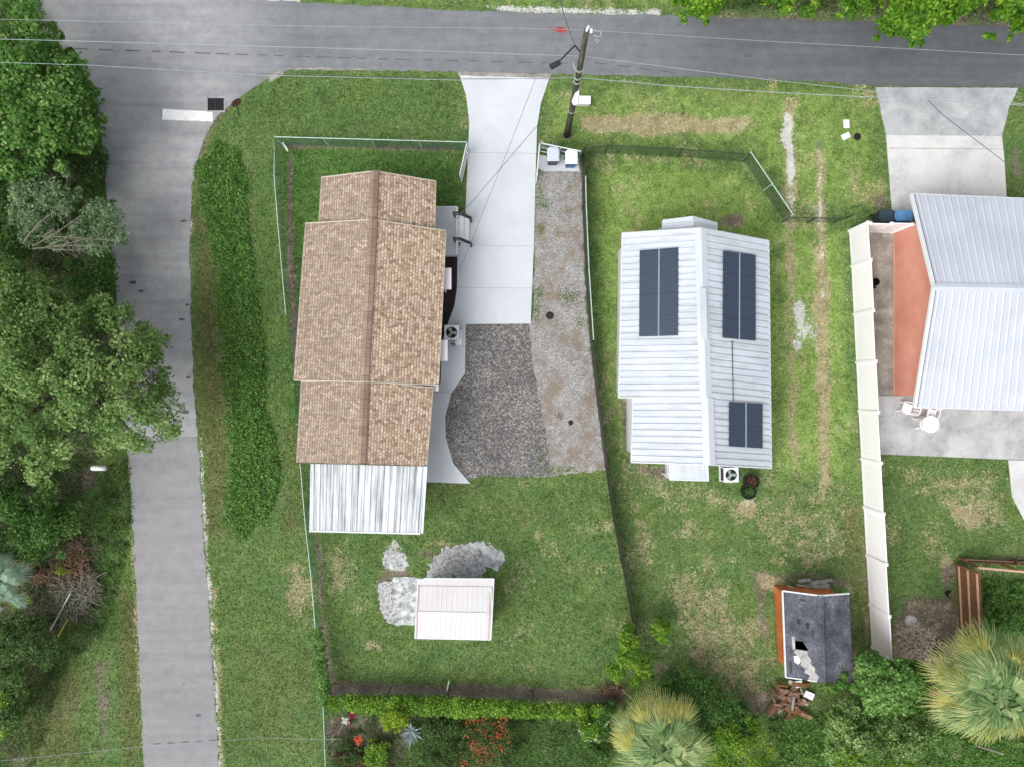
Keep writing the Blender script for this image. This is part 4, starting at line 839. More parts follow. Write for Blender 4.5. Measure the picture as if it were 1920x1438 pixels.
for mt_, cnt in (('woodred', 44), ('wood', 26), ('ply', 10)):
    mb = MB()
    for k in range(cnt):
        a_ = P(rr.uniform(1448, 1502), rr.uniform(1278, 1336), .3); t_ = rr.choice([rr.uniform(-.5, .2), rr.uniform(1.2, 1.9), 2.3]); L = rr.uniform(.2, .8); a_.z = rr.uniform(.03, .4)
        mb.beam(a_, a_ + Vector((L * math.cos(t_), -L * abs(math.sin(t_)) * .8, rr.uniform(-.03, .2))), rr.uniform(.04, .2), .025)
    mb.build('broken_boards', M[mt_], tp_)
for (x, y, w_, h_, t_, lab) in ((1498, 1282, .34, .34, .1, 'white scrap panel lying at the south eave of the derelict shed'), (1517, 1303, .5, .34, -.4, 'white scrap panel lying in weeds south of the derelict shed')):
    mb = MB(); mb.box(P(x, y, .25), (w_, h_, .03), t_); mb.beam(P(x, y, .28), P(x + 5, y + 3, .28), .06, .02); tag(mb.build('loose_sheet', M['white']), lab, 'scrap panel', 'white scrap panels')

# ---------------------------------------------------------------- fences
def polyat(pts, z): return [P(x, y, z) for x, y in pts]
def wirefence(name, label, pts, z, mesh, rail, spacing=2.6, railspans=None, group='chain link fences', postz=None):
    tp = polyat(pts, z); root = thing(name, label, 'fence', (tp[0].x, tp[0].y, 0), group); mb = MB(); u = 0
    for a, b in zip(tp[:-1], tp[1:]):
        L = (b - a).length; n = max(1, int(L / 1.0)); mb.add([(a.x, a.y, .03), (b.x, b.y, .03), (b.x, b.y, z - .02), (a.x, a.y, z - .02)], [(0, 1, 2, 3)], [[(u, 0), (u + L, 0), (u + L, z), (u, z)]]); u += L
    mb.build('wire_mesh', mesh, root)
    run = []
    for i_ in range(len(tp)):
        on = i_ < len(tp) - 1 and (railspans is None or i_ in railspans)
        if on and not run: run = [tp[i_]]
        if on: run.append(tp[i_ + 1])
        elif run: mb = MB(); mb.tube(run, .024, 8); mb.build('top_rail', rail, root); run = []
    for i_, (a, b) in enumerate(zip(tp[:-1], tp[1:])):
        L = (b - a).length; n = max(1, round(L / spacing))
        for k in range(n + (1 if i_ == len(tp) - 2 else 0)):
            p_ = a.lerp(b, k / n); mb = MB(); mb.tube([(p_.x, p_.y, 0), (p_.x, p_.y, z + .03)], .03, 8); mb.lathe((p_.x, p_.y, z + .03), [(.036, 0), (.036, .02), (.01, .05)], 8); mb.build('post', rail, root)
    return root
wirefence('chain_link_fence', 'chain link fence with pale top rail around the front yard of the brown house', [(876, 267), (515, 257), (514, 330), (521, 420), (536, 590), (550, 720), (563, 870), (573, 990), (583, 1080), (591, 1176)], 1.25, M['link'], M['rail'], railspans=(0, 1, 2, 3, 6, 7, 8))
wirefence('chain_link_fence', 'grey chain link fence at the lower left corner by the flower bed', [(606, 1324), (609, 1400), (612, 1500)], 1.35, M['link'], M['galv'])
wirefence('chain_link_fence', 'dark mesh divider fence between gravel yard and white-roofed house', [(1096, 279), (1097, 380), (1102, 500), (1112, 640), (1126, 760), (1141, 880), (1157, 985), (1171, 1060), (1185, 1130), (1196, 1200)], 1.35, M['screen'], M['black'], railspans=(4, 5, 6, 7, 8), spacing=3)
mb = MB(); edge(mb, [P(1098, 330, 1.37), P(1099, 380, 1.37), P(1104, 500, 1.37), P(1113, 638, 1.37)], .045, .045); o_ = mb.build('top_rail', M['rail']); fdiv = [o for o in COL.objects if o.name.startswith('chain_link_fence')][-1]
o_.parent = fdiv; o_.location = -fdiv.location
wirefence('chain_link_fence', 'dark green chain link fence across the front lawn of the white-roofed house', [(1096, 279), (1140, 273), (1280, 280), (1406, 290)], 1.2, M['linkdark'], M['darkrail'])
wirefence('chain_link_fence', 'green chain link fence slanting from the lawn corner towards the wheel tracks', [(1408, 286), (1448, 345), (1487, 403)], 1.2, M['linkdark'], M['rail'])
wirefence('chain_link_fence', 'low dark mesh gate fence running up to the white vinyl fence', [(1480, 408), (1530, 409), (1580, 410), (1603, 402)], 1.0, M['linkdark'], M['darkrail'])
wirefence('chain_link_fence', 'chain link fence along the hedge at the bottom of the back lawn', [(612, 1302), (840, 1308), (1000, 1312), (1155, 1318)], 1.1, M['linkthin'], M['darkrail'], spacing=4, railspans=())
# gates
def framegate(label, pts, z, gd=.0, mat=None):
    a, b = P(*pts[0], z), P(*pts[1], z); root = thing('fence_gate', label, 'gate', (a.x, a.y, 0), 'pale fence gates'); mb = MB()
    A0, B0 = Vector((a.x, a.y, .1)), Vector((b.x, b.y, .1)); mb.tube([A0, a, b, B0, A0], .028, 8); mb.tube([(A0 + a) / 2, (B0 + b) / 2], .02, 6); mb.tube([(a + b) / 2, (A0 + B0) / 2], .02, 6); mb.build('frame', mat or M['whitemet'], root)
    L = (b - a).length; mb = MB(); mb.add([A0, B0, b, a], [(0, 1, 2, 3)], [[(0, 0), (L, 0), (L, z), (0, z)]]); mb.build('wire_mesh', M['link'], root)
    for q in (a,): mb = MB(); mb.tube([(q.x, q.y + .05, 0), (q.x, q.y + .05, z + .1)], .035, 8); mb.build('hinge_post', mat or M['galv'], root)
framegate('open gate leaf swung along the left edge of the new driveway', ((875, 270), (862, 328)), 1.25)
framegate('pale gate rail closing the bin pad behind the two bins', ((1015, 269), (1089, 284)), 1.25)
framegate('narrow open gate leaf at the driveway side of the bin pad', ((1012, 272), (1007, 330)), 1.25)
# white vinyl fence
vb = [(1592, 434), (1596.5, 500), (1601, 590), (1605.5, 680), (1610, 770), (1615, 860), (1619.5, 950), (1624.5, 1040), (1630, 1132), (1634.5, 1212)]
def vinyl(name, label, pts, z=1.83):
    root = thing(name, label, 'fence', P(*pts[0], 0), 'white vinyl fences'); r5 = random.Random(8)
    gp = [P(x, y, 0) for x, y in pts]
    for i_, (a, b) in enumerate(zip(gp[:-1], gp[1:])):
        d = (b - a).normalized(); x = Vector((-d.y, d.x, 0)); lean = x * r5.uniform(-.03, .03); mb = MB(); L = (b - a).length; k = int(L / .15)
        for q in range(k):
            s, e = a + d * (.065 + (L - .13) * q / k), a + d * (.065 + (L - .13) * (q + 1) / k); jj = x * (.004 * (q % 2))
            mb.add([s + x * .02 + jj + Vector((0, 0, .06)), e + x * .02 + jj + Vector((0, 0, .06)), e - x * .02 + jj + Vector((0, 0, .06)), s - x * .02 + jj + Vector((0, 0, .06)), s + x * .02 + lean + jj + Vector((0, 0, z - .04)), e + x * .02 + lean + jj + Vector((0, 0, z - .04)), e - x * .02 + lean + jj + Vector((0, 0, z - .04)), s - x * .02 + lean + jj + Vector((0, 0, z - .04))], [(3, 2, 1, 0), (4, 5, 6, 7), (0, 1, 5, 4), (1, 2, 6, 5), (2, 3, 7, 6), (3, 0, 4, 7)])
        pn = mb.build('panel', M['white'], root)
        mb = MB(); mb.beam(a + d * .067 + lean + Vector((0, 0, z - .02)), b - d * .067 + lean + Vector((0, 0, z - .02)), .055, .09); mb.build('top_rail', M['white'], root); mb = MB(); mb.beam(a + d * .067 + Vector((0, 0, .1)), b - d * .067 + Vector((0, 0, .1)), .055, .12); mb.build('bottom_rail', M['white'], root)
    for a in gp:
        mb = MB(); mb.box((a.x, a.y, (z + .04) / 2), (.128, .128, z + .04)); mb.box((a.x, a.y, z + .055), (.16, .16, .03)); mb.lathe((a.x, a.y, z + .07), [(.075, 0), (.01, .06)], 4); mb.build('post', M['white'], root)
vinyl('vinyl_fence', 'long tall white vinyl privacy fence running beside the salmon house yard', vb)
vinyl('vinyl_fence', 'short return of white vinyl fence between the bins and the side path', [(1596, 435), (1634, 436), (1671, 437)])
# brown board fences
def boardfence(name, label, pts, z, side, rails=3):
    root = thing(name, label, 'fence', P(*pts[0], 0), 'brown board fences'); gp = [P(x, y, 0) for x, y in pts]; r6 = random.Random(2)
    for a, b in zip(gp[:-1], gp[1:]):
        d = (b - a).normalized(); x = Vector((-d.y, d.x, 0)) * side; L = (b - a).length; k = int(L / .14); mb = MB()
        for q in range(k): c_ = a + d * (L * (q + .5) / k); zz = z + r6.uniform(-.02, .02); mb.box((c_.x - x.x * .03, c_.y - x.y * .03, zz / 2), (L / k - .012, .022, zz), math.atan2(d.y, d.x))
        bd = mb.build('boards', M['wood'], root)
        for q in range(rails): h_ = .3 + (z - .45) * q / max(1, rails - 1); mb = MB(); mb.beam(a + x * .02 + Vector((0, 0, h_)), b + x * .02 + Vector((0, 0, h_)), .05, .09); mb.build('rail', M['woodlight'], root)
        for q in range(max(2, int(L / 2.4) + 1)): p_ = a.lerp(b, q / max(1, int(L / 2.4))) if int(L / 2.4) else a.lerp(b, q); mb = MB(); mb.box((p_.x + x.x * .03, p_.y + x.y * .03, z / 2), (.09, .09, z)); mb.build('post', M['wood'], root)
boardfence('board_fence', 'weathered brown board fence with three pale rails by the big palm', [(1791, 1056), (1798, 1186)], 1.8, -1)
boardfence('board_fence', 'brown board fence running off the right edge behind the weeds', [(1797, 1046), (1990, 1056)], .62, 1, 1)
mb = MB(); edge(mb, [P(1834, 1064, 1.5), P(1925, 1072, 1.5)], .1, .08); o_ = tag(mb.build('cap_rail', M['woodlight']), 'pale timber rail on the brown board fence at the right edge', 'timber rail')
for x_ in (1838, 1915):
    mb = MB(); pp = P(x_, 1064 + (x_ - 1834) * .088, 1.44); mb.box((pp.x, pp.y, .72), (.08, .08, 1.44)); c_ = mb.build('post', M['wood'], o_)

# ---------------------------------------------------------------- utility pole, cables
pb = P(1063, 254, 0); PH = 10.4; ptop = P(1100, 58, PH); up_ = thing('utility_pole', 'tall weathered wooden utility pole leaning over the road with lamp and brackets', 'utility pole', pb)
def onpole(z): return pb.lerp(ptop, z / PH)
mb = MB(); mb.tube([onpole(0) - Vector((0, 0, .0)), onpole(3), onpole(7), ptop], [.17, .15, .125, .10], 14); mb.build('pole', M['pole'], up_, True)
mb = MB(); mb.tube([ptop + Vector((.0, 0, 0)), ptop + Vector((.05, .05, .2))], [.06, .05], 8); mb.lathe(ptop + Vector((.17, 0, -.1)), [(.05, 0), (.07, .05), (.03, .1), (.06, .15), (.03, .22)], 10); mb.beam(ptop + Vector((-.02, 0, -.12)), ptop + Vector((.2, 0, -.12)), .05, .05); mb.build('insulator', M['whitemet'], up_)
j0 = onpole(8.6); j1 = P(1078, 86, 9.1); mb = MB(); mb.tube([j0, j1], .03, 6); mb.tube([j1, P(1058, 106, 9.0), P(1045, 120, 8.9)], .035, 6); mb.build('lamp_arm', M['dark'], up_)
lh = P(1041, 122, 8.85); mb = MB(); mb.box(lh, (.42, .18, .12), .5); mb.box(lh + Vector((.05, .03, -.08)), (.25, .14, .06), .5); mb.build('lamp_head', M['dark'], up_)
q0 = onpole(5.0); mb = MB(); a_ = P(1079, 192, 5.15); b_ = P(1085, 162, 5.6)
mb.tube([a_ + Vector((0, -.12, 0)), a_, a_.lerp(b_, .4), a_.lerp(b_, .75), b_], [.10, .17, .12, .06, .03], 10); mb.build('cable_closure', M['white'], up_, True)
mb = MB()
for z_ in (6.3, 6.7, 7.4, 3.2): p_ = onpole(z_); mb.lathe(p_ + Vector((0, 0, -.04)), [(.165, 0), (.165, .08)], 12)
mb.beam(onpole(6.6), P(1074, 118, 7.0), .05, .05); mb.build('bracket', M['galv'], up_)
def cable(label, pts, mat=None, r=.012, sag=0):
    p3 = [P(x, y, z) if not isinstance(x, Vector) else x for x, y, z in pts]; out = []
    for a, b in zip(p3[:-1], p3[1:]):
        for k in range(10): t = k / 10; out.append(a.lerp(b, t) - Vector((0, 0, sag * 4 * t * (1 - t))))
    out.append(p3[-1]); mb = MB(); mb.tube(out, r, 5); tag(mb.build('power_cable', mat or M['wire']), label, 'cable', 'overhead cables')
cable('pale overhead cable crossing the road from the left edge to the pole', [(-300, 66, 7.6), (160, 78, 7.9), (480, 87, 8.2), (800, 96, 8.4), (1092, 106, 8.5)], r=.011)
cable('pale overhead cable from the pole slanting across the road to the right edge', [(1092, 106, 8.5), (1280, 130, 8.2), (1440, 150, 8.0), (1640, 172, 7.9), (1920, 196, 7.8), (2200, 222, 7.8)], r=.010)
cable('bright twin cable passing over the verge left of the pole', [(-300, 108, 6.2), (170, 123, 6.2), (480, 141, 6.3), (860, 151, 6.4), (1084, 146, 6.6)], r=.010)
cable('lower strand of the twin cable over the north lawn and driveway', [(480, 139, 6.15), (700, 145, 6.2), (860, 148, 6.3), (1083, 149, 6.45)], r=.010, mat=M['wiredark'])
cable('bright cable over the verge right of the pole above the dry grass', [(1084, 146, 6.6), (1250, 161, 6.3), (1440, 173, 6.2), (1740, 188, 6.2), (1920, 198, 6.2), (2200, 212, 6.2)], r=.015)
cable('faint top cable from the pole head to the left over the road', [(-300, 30, 9.6), (600, 50, 10.0), (1000, 54, 10.2), (1100, 57, 10.35)], r=.006)
cable('faint top cable from the pole head to the right over the road', [(1100, 57, 10.35), (1440, 78, 10), (1920, 104, 9.8), (2300, 124, 9.6)], r=.007)
cable('dark service cable from the pole down over the driveway to the entry steps', [(1082, 150, 6.4), (1004, 240, 5.2), (886, 378, 3.8), (833, 436, 2.9)], M['wiredark'], .012)
cable('thin dark service cable steep across the driveway to the side of the brown house', [(1004, 149, 6.4), (960, 262, 5.3), (905, 400, 4), (862, 508, 2.6)], M['wiredark'], .009)
cable('dark cable from the right-hand verge down across the old driveway', [(1738, 186, 6.2), (1765, 214, 5.9), (1883, 304, 5.0), (1975, 372, 4.0)], M['wiredark'], .014)
cable('dark cable crossing the road northward from the lamp bracket', [(1078, 86, 9.1), (1066, 54, 9.2), (1056, 24, 9.3), (1040, -60, 9.5)], M['wiredark'], .022)
cable('pale cable across the bottom left lawn and lower road', [(-200, 1440, 5), (0, 1426, 5), (240, 1402, 5), (480, 1383, 5), (640, 1386, 5)], M['wire'], .008)

# ---------------------------------------------------------------- street things
t = thing('storm_drain', 'square storm drain grate at the road corner above the stop line', 'storm drain', P(404, 196, 0))
mb = MB(); a, b = P(389, 183, 0), P(421, 210, 0); cx_, cy_ = (a.x + b.x) / 2, (a.y + b.y) / 2; mb.box((cx_, a.y, .02), (.95, .05, .05)); mb.box((cx_, b.y, .02), (.95, .05, .05)); mb.box((a.x, cy_, .02), (.05, .64, .05)); mb.box((b.x, cy_, .02), (.05, .64, .05)); mb.build('frame', M['patio'], t)
mb = MB()
for k in range(9): mb.box((a.x + .06 + k * .098, cy_, .03), (.035, .62, .03))
mb.box((cx_, cy_, .035), (.05, .62, .036)); mb.build('grate', M['dark'], t); mb = MB(); mb.box((cx_, cy_, .019), (.82, .6, .006)); mb.build('shaft', M['black'], t)
t = thing('street_sign', 'small octagonal road sign on a dark post at the road corner', 'road sign', P(448, 216, 0)); pt0 = P(448, 216, 0); ptz = P(443, 193, 1.5)
mb = MB(); mb.tube([pt0, ptz], .03, 8); mb.build('post', M['dark'], t)
mb = MB(); rt = math.atan2(.62, .78)
vs = []; 
for s in (-.012, .012):
    for k in range(8): an = math.pi / 8 + k * math.pi / 4; vs.append((ptz.x + .28 * math.cos(an) * math.cos(rt) - s * math.sin(rt), ptz.y + .28 * math.cos(an) * math.sin(rt) + s * math.cos(rt) + .28 * math.sin(an) * .04, ptz.z + .28 * math.sin(an)))
mb.add(vs, [tuple(range(8)), tuple(range(15, 7, -1))] + [(k, (k + 1) % 8, 8 + (k + 1) % 8, 8 + k) for k in range(8)]); mb.build('sign_plate', simple('brown_red_sign', A(120, 84, 76), .5), t)
t = thing('mailbox', 'white mailbox on a post in the shade beside the lower road', 'mailbox', P(190, 876, 0)); p = P(187, 877, 1.05)
mb = MB(); n = 12; prof = [(-.12, 0)] + [(-.12 * math.cos(math.pi * k / n), .09 + .12 * math.sin(math.pi * k / n)) for k in range(n + 1)] + [(.12, 0)]
vs = [(p.x + sx * .33, p.y + q[0], p.z + q[1]) for sx in (-1, 1) for q in prof]; m_ = len(prof); mb.add(vs, [tuple(range(m_)), tuple(range(2 * m_ - 1, m_ - 1, -1))] + [(k, k + m_, k + m_ + 1, k + 1) for k in range(m_ - 1)]); mb.build('box', M['white'], t, True)
mb = MB(); mb.box((p.x, p.y, .52), (.09, .09, 1.04)); mb.build('post', M['wood'], t)
mb = MB(); mb.box((p.x + .3, p.y + .135, p.z + .12), (.1, .02, .05)); mb.build('flag', M['dark'], t)
t = thing('utility_pedestal', 'white utility box beside the foot of the pole', 'utility box', P(1099, 189, 0)); p = P(1095, 188, .35)
mb = MB(); mb.box((p.x, p.y, .16), (.62, .36, .32)); mb.build('case', M['whitemet'], t); mb = MB(); mb.box((p.x, p.y, .335), (.68, .42, .03)); mb.build('lid', M['white'], t)
for (x, y, w_, h_, a_, mt, lab, nm) in ((1587, 233, .30, .44, .05, 'white', 'upper white meter cover lying in the bare soil patch', 'meter_cover'), (1586, 256, .44, .30, .45, 'white', 'lower tilted white meter cover lying beside the black lid', 'meter_cover')):
    t = thing(nm, lab, 'meter cover', P(x, y, 0), 'meter box covers'); mb = MB(); mb.box(P(x, y, .02), (w_, h_, .05), a_); mb.build('rim', M['whitemet'], t); mb = MB(); mb.box(P(x, y, .055), (w_ - .08, h_ - .08, .02), a_); mb.box(P(x, y, .07), (.08, .05, .012), a_); mb.build('lid', M[mt], t)
def roundlid(name, label, cat, x, y, r_, mat, grp=None):
    t = thing(name, label, cat, P(x, y, 0), grp); c_ = P(x, y, 0); mb = MB(); mb.lathe(c_, [(r_ * 1.1, 0), (r_ * 1.1, .03), (r_ * .95, .035)], 24); mb.build('rim', M['dark'], t); mb = MB(); mb.lathe(c_ + Vector((0, 0, .03)), [(r_ * .93, 0), (r_ * .93, .012), (r_ * .2, .02)], 20); mb.build('lid', mat, t)
roundlid('valve_lid', 'round black valve lid in the grass right of the white meter covers', 'valve lid', 1607, 257, .17, M['black'])
roundlid('gravel_drain', 'larger round dark brown drain cap in the gravel below the weeds', 'drain cap', 1031, 592, .19, M['mulch'], 'drain caps in the gravel')
roundlid('gravel_drain', 'small dark drain cap in the stained lower gravel', 'drain cap', 1070, 792, .12, M['mulch'], 'drain caps in the gravel')
# bins
def bin_(label, loc, rz, body, lid, h=1.0, w_=.56, dpt=.62):
    t = thing('wheelie_bin', label, 'bin', loc, 'wheeled rubbish bins', rz)
    mb = MB(); a0, a1 = w_ * .8 / 2, w_ / 2; b0, b1 = dpt * .78 / 2, dpt / 2
    mb.add([(-a0, -b0, .06), (a0, -b0, .06), (a0, b0, .06), (-a0, b0, .06), (-a1, -b1, h), (a1, -b1, h), (a1, b1, h), (-a1, b1, h)], [(3, 2, 1, 0), (4, 5, 6, 7), (0, 1, 5, 4), (1, 2, 6, 5), (2, 3, 7, 6), (3, 0, 4, 7)]); mb.box((0, -b1 - .012, h - .06), (w_ * .9, .03, .07)); mb.build('body', body, t, local=True)
    mb = MB(); l_ = [(-a1 - .02, -b1 - .03), (a1 + .02, -b1 - .03), (a1 + .02, b1 - .05), (a1 * .6, b1 + .06), (-a1 * .6, b1 + .06), (-a1 - .02, b1 - .05)]; mb.prism(l_, h + .002, h + .035); mb.prism([(x * .8, y * .8) for x, y in l_], h + .036, h + .06); mb.build('lid', lid, t, local=True)
    mb = MB(); mb.tube([(-a1 * .9, b1 + .07, h - .04), (a1 * .9, b1 + .07, h - .04)], .018, 8); mb.build('handle', M['black'], t, local=True)
    for s in (-1, 1): mb = MB(); mb.tube([(s * (a0 + .0), b0 + .02, .1), (s * (a0 + .05), b0 + .02, .1)], .1, 14); mb.build('wheel', M['black'], t, local=True)
p = P(1037, 291, 1.0); bin_('navy wheeled bin with pale lid on the pad by the driveway', (p.x, p.y, .06), 0, M['navy'], M['lidgrey'])
p = P(1071, 296, 1.0); bin_('blue wheeled bin with white lid on the pad beside the divider fence', (p.x, p.y, .06), 0, M['blue'], M['white'])
p = P(1663, 405, 1.05); bin_('dark green wheeled bin behind the short white fence', (p.x, p.y, 0), math.pi / 2, M['greenbin'], M['greenbin'])
p = P(1695, 405, 1.05); bin_('bright blue wheeled bin tucked under the grey roof edge', (p.x, p.y, 0.02), math.pi / 2, M['blue'], M['bluelid'], w_=.5, dpt=.8)
# planters at the back of the white house
for (x, y, lab, mt) in ((1408, 902, 'round black planter with brownish plant nearest the white-roofed house', 'croton'), (1403, 921, 'round black planter with dark green plant standing further from the house', 'leaf_dark')):
    c_ = P(x, y, .35); t = thing('planter', lab, 'planter', (c_.x, c_.y, 0), 'round black planters'); mb = MB(); mb.lathe((c_.x, c_.y, 0), [(.30, 0), (.38, .42), (.40, .45), (.36, .45), (.34, .38), (.02, .37)], 24); mb.build('pot', M['black'], t); t['plantmat'] = mt
    globals().setdefault('POTS', []).append((t, c_, mt))
# chairs + table
def chair(label, loc, rz):
    t = thing('plastic_chair', label, 'chair', loc, 'white plastic patio chairs', rz)
    mb = MB(); mb.prism([(-.24, -.25), (.24, -.25), (.21, .22), (-.21, .22)], .40, .43); mb.build('seat', M['plastic_w'], t, local=True)
    for sx, sy in ((-1, -1), (1, -1), (1, 1), (-1, 1)): mb = MB(); mb.beam((sx * .21, sy * .2, .4), (sx * .26, sy * .27, 0), .05, .05); mb.build('leg', M['plastic_w'], t, local=True)
    for s in (-1, 1): mb = MB(); mb.tube([(s * .27, -.24, .40), (s * .28, -.25, .62), (s * .29, .1, .66), (s * .23, .27, .70)], .026, 6); mb.build('armrest', M['plastic_w'], t, local=True)
    mb = MB(); arc = [(-.24, .24), (-.16, .30), (0, .33), (.16, .30), (.24, .24)]; top = [(x, y + .1, .86) for x, y in arc]; mb.tube(top, .028, 6)
    for k in range(5): x_, y_ = arc[k]; mb.beam((x_ * .85, y_ - .03, .43), (x_, y_ + .1, .86), .055, .02)
    mb.build('backrest', M['plastic_w'], t, local=True); return t
for (x, y, r_, lab) in ((1702, 765, -1.9, 'white plastic chair standing alone below the corner of the grey roof'), (1733, 793, 1.75, 'white plastic chair pushed against the left side of the round table'), (1747, 775, -.25, 'white plastic chair above the round table in the roof shade')):
    p = P(x, y, .5); chair(lab, (p.x, p.y, .05), r_)
p = P(1745, 795, .75); t = thing('patio_table', 'round white plastic patio table on the concrete patio', 'table', (p.x, p.y, .05))
mb = MB(); mb.lathe((0, 0, .68), [(.40, 0), (.43, .012), (.43, .03), (.02, .032)], 32); mb.build('table_top', M['plastic_w'], t, local=True)
for k in range(4): a_ = k * math.pi / 2 + .5; mb = MB(); mb.beam((.2 * math.cos(a_), .2 * math.sin(a_), .68), (.34 * math.cos(a_), .34 * math.sin(a_), 0), .05, .05); mb.build('leg', M['plastic_w'], t, local=True)
# small black things
p = P(1639, 530, .2); t = thing('black_bucket', 'black bucket standing on the side path against the white fence', 'bucket', (p.x, p.y, .04)); mb = MB(); mb.lathe((0, 0, 0), [(.15, 0), (.2, .34), (.18, .34), (.14, .04)], 18); mb.build('body', M['black'], t, local=True); mb = MB(); mb.tube([(-.2, 0, .33), (-.12, -.15, .36), (.12, -.15, .36), (.2, 0, .33)], .01, 6); mb.build('handle', M['dark'], t, local=True); mb = MB(); mb.box((.02, -.22, .04), (.26, .2, .08), .4); mb.build('foot_block', M['black'], t, local=True)
mb = MB(); c_ = P(1776, 1112, .05); mb.prism([(c_.x - .12, c_.y - .02), (c_.x + .04, c_.y - .2), (c_.x + .06, c_.y), (c_.x + .22, c_.y + .12), (c_.x - .05, c_.y + .14)], .01, .09); tag(mb.build('black_rag', M['black']), 'small crumpled black rag on the bare soil left of the board fence', 'rag')
mb = MB(); mb.tube([P(95, 1180, .3), P(132, 1112, .7)], .035, 6); tag(mb.build('garden_pole', M['galv']), 'pale grey pole leaning on the brush pile', 'pole', 'long poles by the brush pile')
mb = MB(); mb.tube([P(92, 1225, .2), P(127, 1160, .6)], .03, 6); tag(mb.build('garden_pole', M['yellow']), 'yellow pole lying below the brush pile', 'pole', 'long poles by the brush pile')
mb = MB(); mb.tube([P(842, 1276, 1.35), P(835, 1310, .1)], .035, 6); tag(mb.build('fence_stake', M['galv']), 'pale leaning stake standing in the hedge', 'stake')
mb = MB(); mb.tube([P(1166, 1292, .5), P(1184, 1308, 1)], .04, 6); tag(mb.build('bare_branch', M['twig']), 'pale bare branch sticking out left of the fan palm', 'branch')
mb = MB(); mb.tube([P(1757, 1180, .1), P(1790, 1196, .3)], .03, 6); tag(mb.build('bare_branch', M['twig']), 'pale bare branch lying on soil above the big palm', 'branch')
mb = MB(); mb.tube([P(1832, 1398, .8), P(1880, 1412, .9)], .05, 6); tag(mb.build('bare_branch', M['twig']), 'pale dead branch under the lower edge of the big palm', 'branch')
mb = MB(); mb.box(P(535, 276, .06), (.1, .5, .06), .55); tag(mb.build('drain_spout', M['white']), 'small white plastic spout inside the fence corner', 'spout')
for (x, y, w_, lab) in ((1742, 1300, 40, 'longer upper reddish board lying between the dark bush and the big palm'), (1746, 1316, 34, 'shorter lower reddish board lying between the dark bush and the big palm')):
    mb = MB(); mb.beam(P(x, y, .3), P(x + w_, y - 4, .4), .16, .05); tag(mb.build('fallen_board', M['woodred']), lab, 'board', 'boards between bush and palm')
# light poles: brush piles
def brush(label, pts, n, cols, seed, zt=.5, ln=(.15, .7), th=(.01, .035)):
    r7 = random.Random(seed); xs_ = [p_[0] for p_ in pts]; ys_ = [p_[1] for p_ in pts]; mb = MB(); k = 0
    while k < n:
        x_, y_ = r7.uniform(min(xs_), max(xs_)), r7.uniform(min(ys_), max(ys_))
        if not inpoly(np.array([x_]), np.array([y_]), pts)[0]: continue
        a_ = P(x_, y_, 0); a_.z = r7.uniform(.02, zt) ; t_ = r7.uniform(0, 6.28); L = r7.uniform(*ln); w_ = r7.uniform(*th); mb.beam(a_, a_ + Vector((L * math.cos(t_), L * math.sin(t_), r7.uniform(-.1, .15))), w_, w_ * .7); k += 1
    return tag(mb.build('brush_pile', cols), label, 'brush pile', 'brush piles')
brush('pile of grey dead branches beside the lower road verge', [(115, 1085), (190, 1075), (188, 1120), (150, 1150), (115, 1150)], 900, M['twig'], 1)
brush('pile of reddish cut brushwood above the grey branches', [(60, 1062), (110, 1062), (140, 1010), (160, 1008), (175, 1060), (165, 1080), (70, 1092)], 800, M['brown_twig'], 2, .4, (.12, .5))
brush('scatter of pale rubble and chips beside the white fence end', [(1680, 1180), (1720, 1165), (1775, 1215), (1740, 1240), (1690, 1235)], 520, M['chips'], 3, .06, (.06, .22), (.03, .09))
# ---------------------------------------------------------------- vegetation
def leafmesh(name, C, Nn, size, mat, parent, asp=.55, seed=0, tone=None):
    r = np.random.RandomState(seed); n = len(C); Nn = Nn / (np.linalg.norm(Nn, axis=1, keepdims=True) + 1e-9)
    t = r.normal(size=(n, 3)); t -= (t * Nn).sum(1, keepdims=True) * Nn; t /= np.linalg.norm(t, axis=1, keepdims=True) + 1e-9; b = np.cross(Nn, t)
    s = size[:, None] / 2; V = np.stack([C - t * s, C + b * s * asp - Nn * s * .15, C + t * s, C - b * s * asp - Nn * s * .15], 1).reshape(-1, 3)
    if parent is not None: o = woff(parent); V = V - np.array([o.x, o.y, o.z])
    return fastmesh(name, V, np.arange(4 * n).reshape(-1, 4), mat, {'rnd': np.repeat(r.rand(n) if tone is None else r.rand(n) * .62 + tone * .38, 4)}, parent)
def fillpoly(poly, n, r):
    xs_ = [p[0] for p in poly]; ys_ = [p[1] for p in poly]; out = np.zeros((0, 2))
    while len(out) < n:
        x = r.uniform(min(xs_), max(xs_), n * 2); y = r.uniform(min(ys_), max(ys_), n * 2); k = inpoly(x, y, poly); out = np.concatenate([out, np.stack([x[k], y[k]], 1)])
    return out[:n]
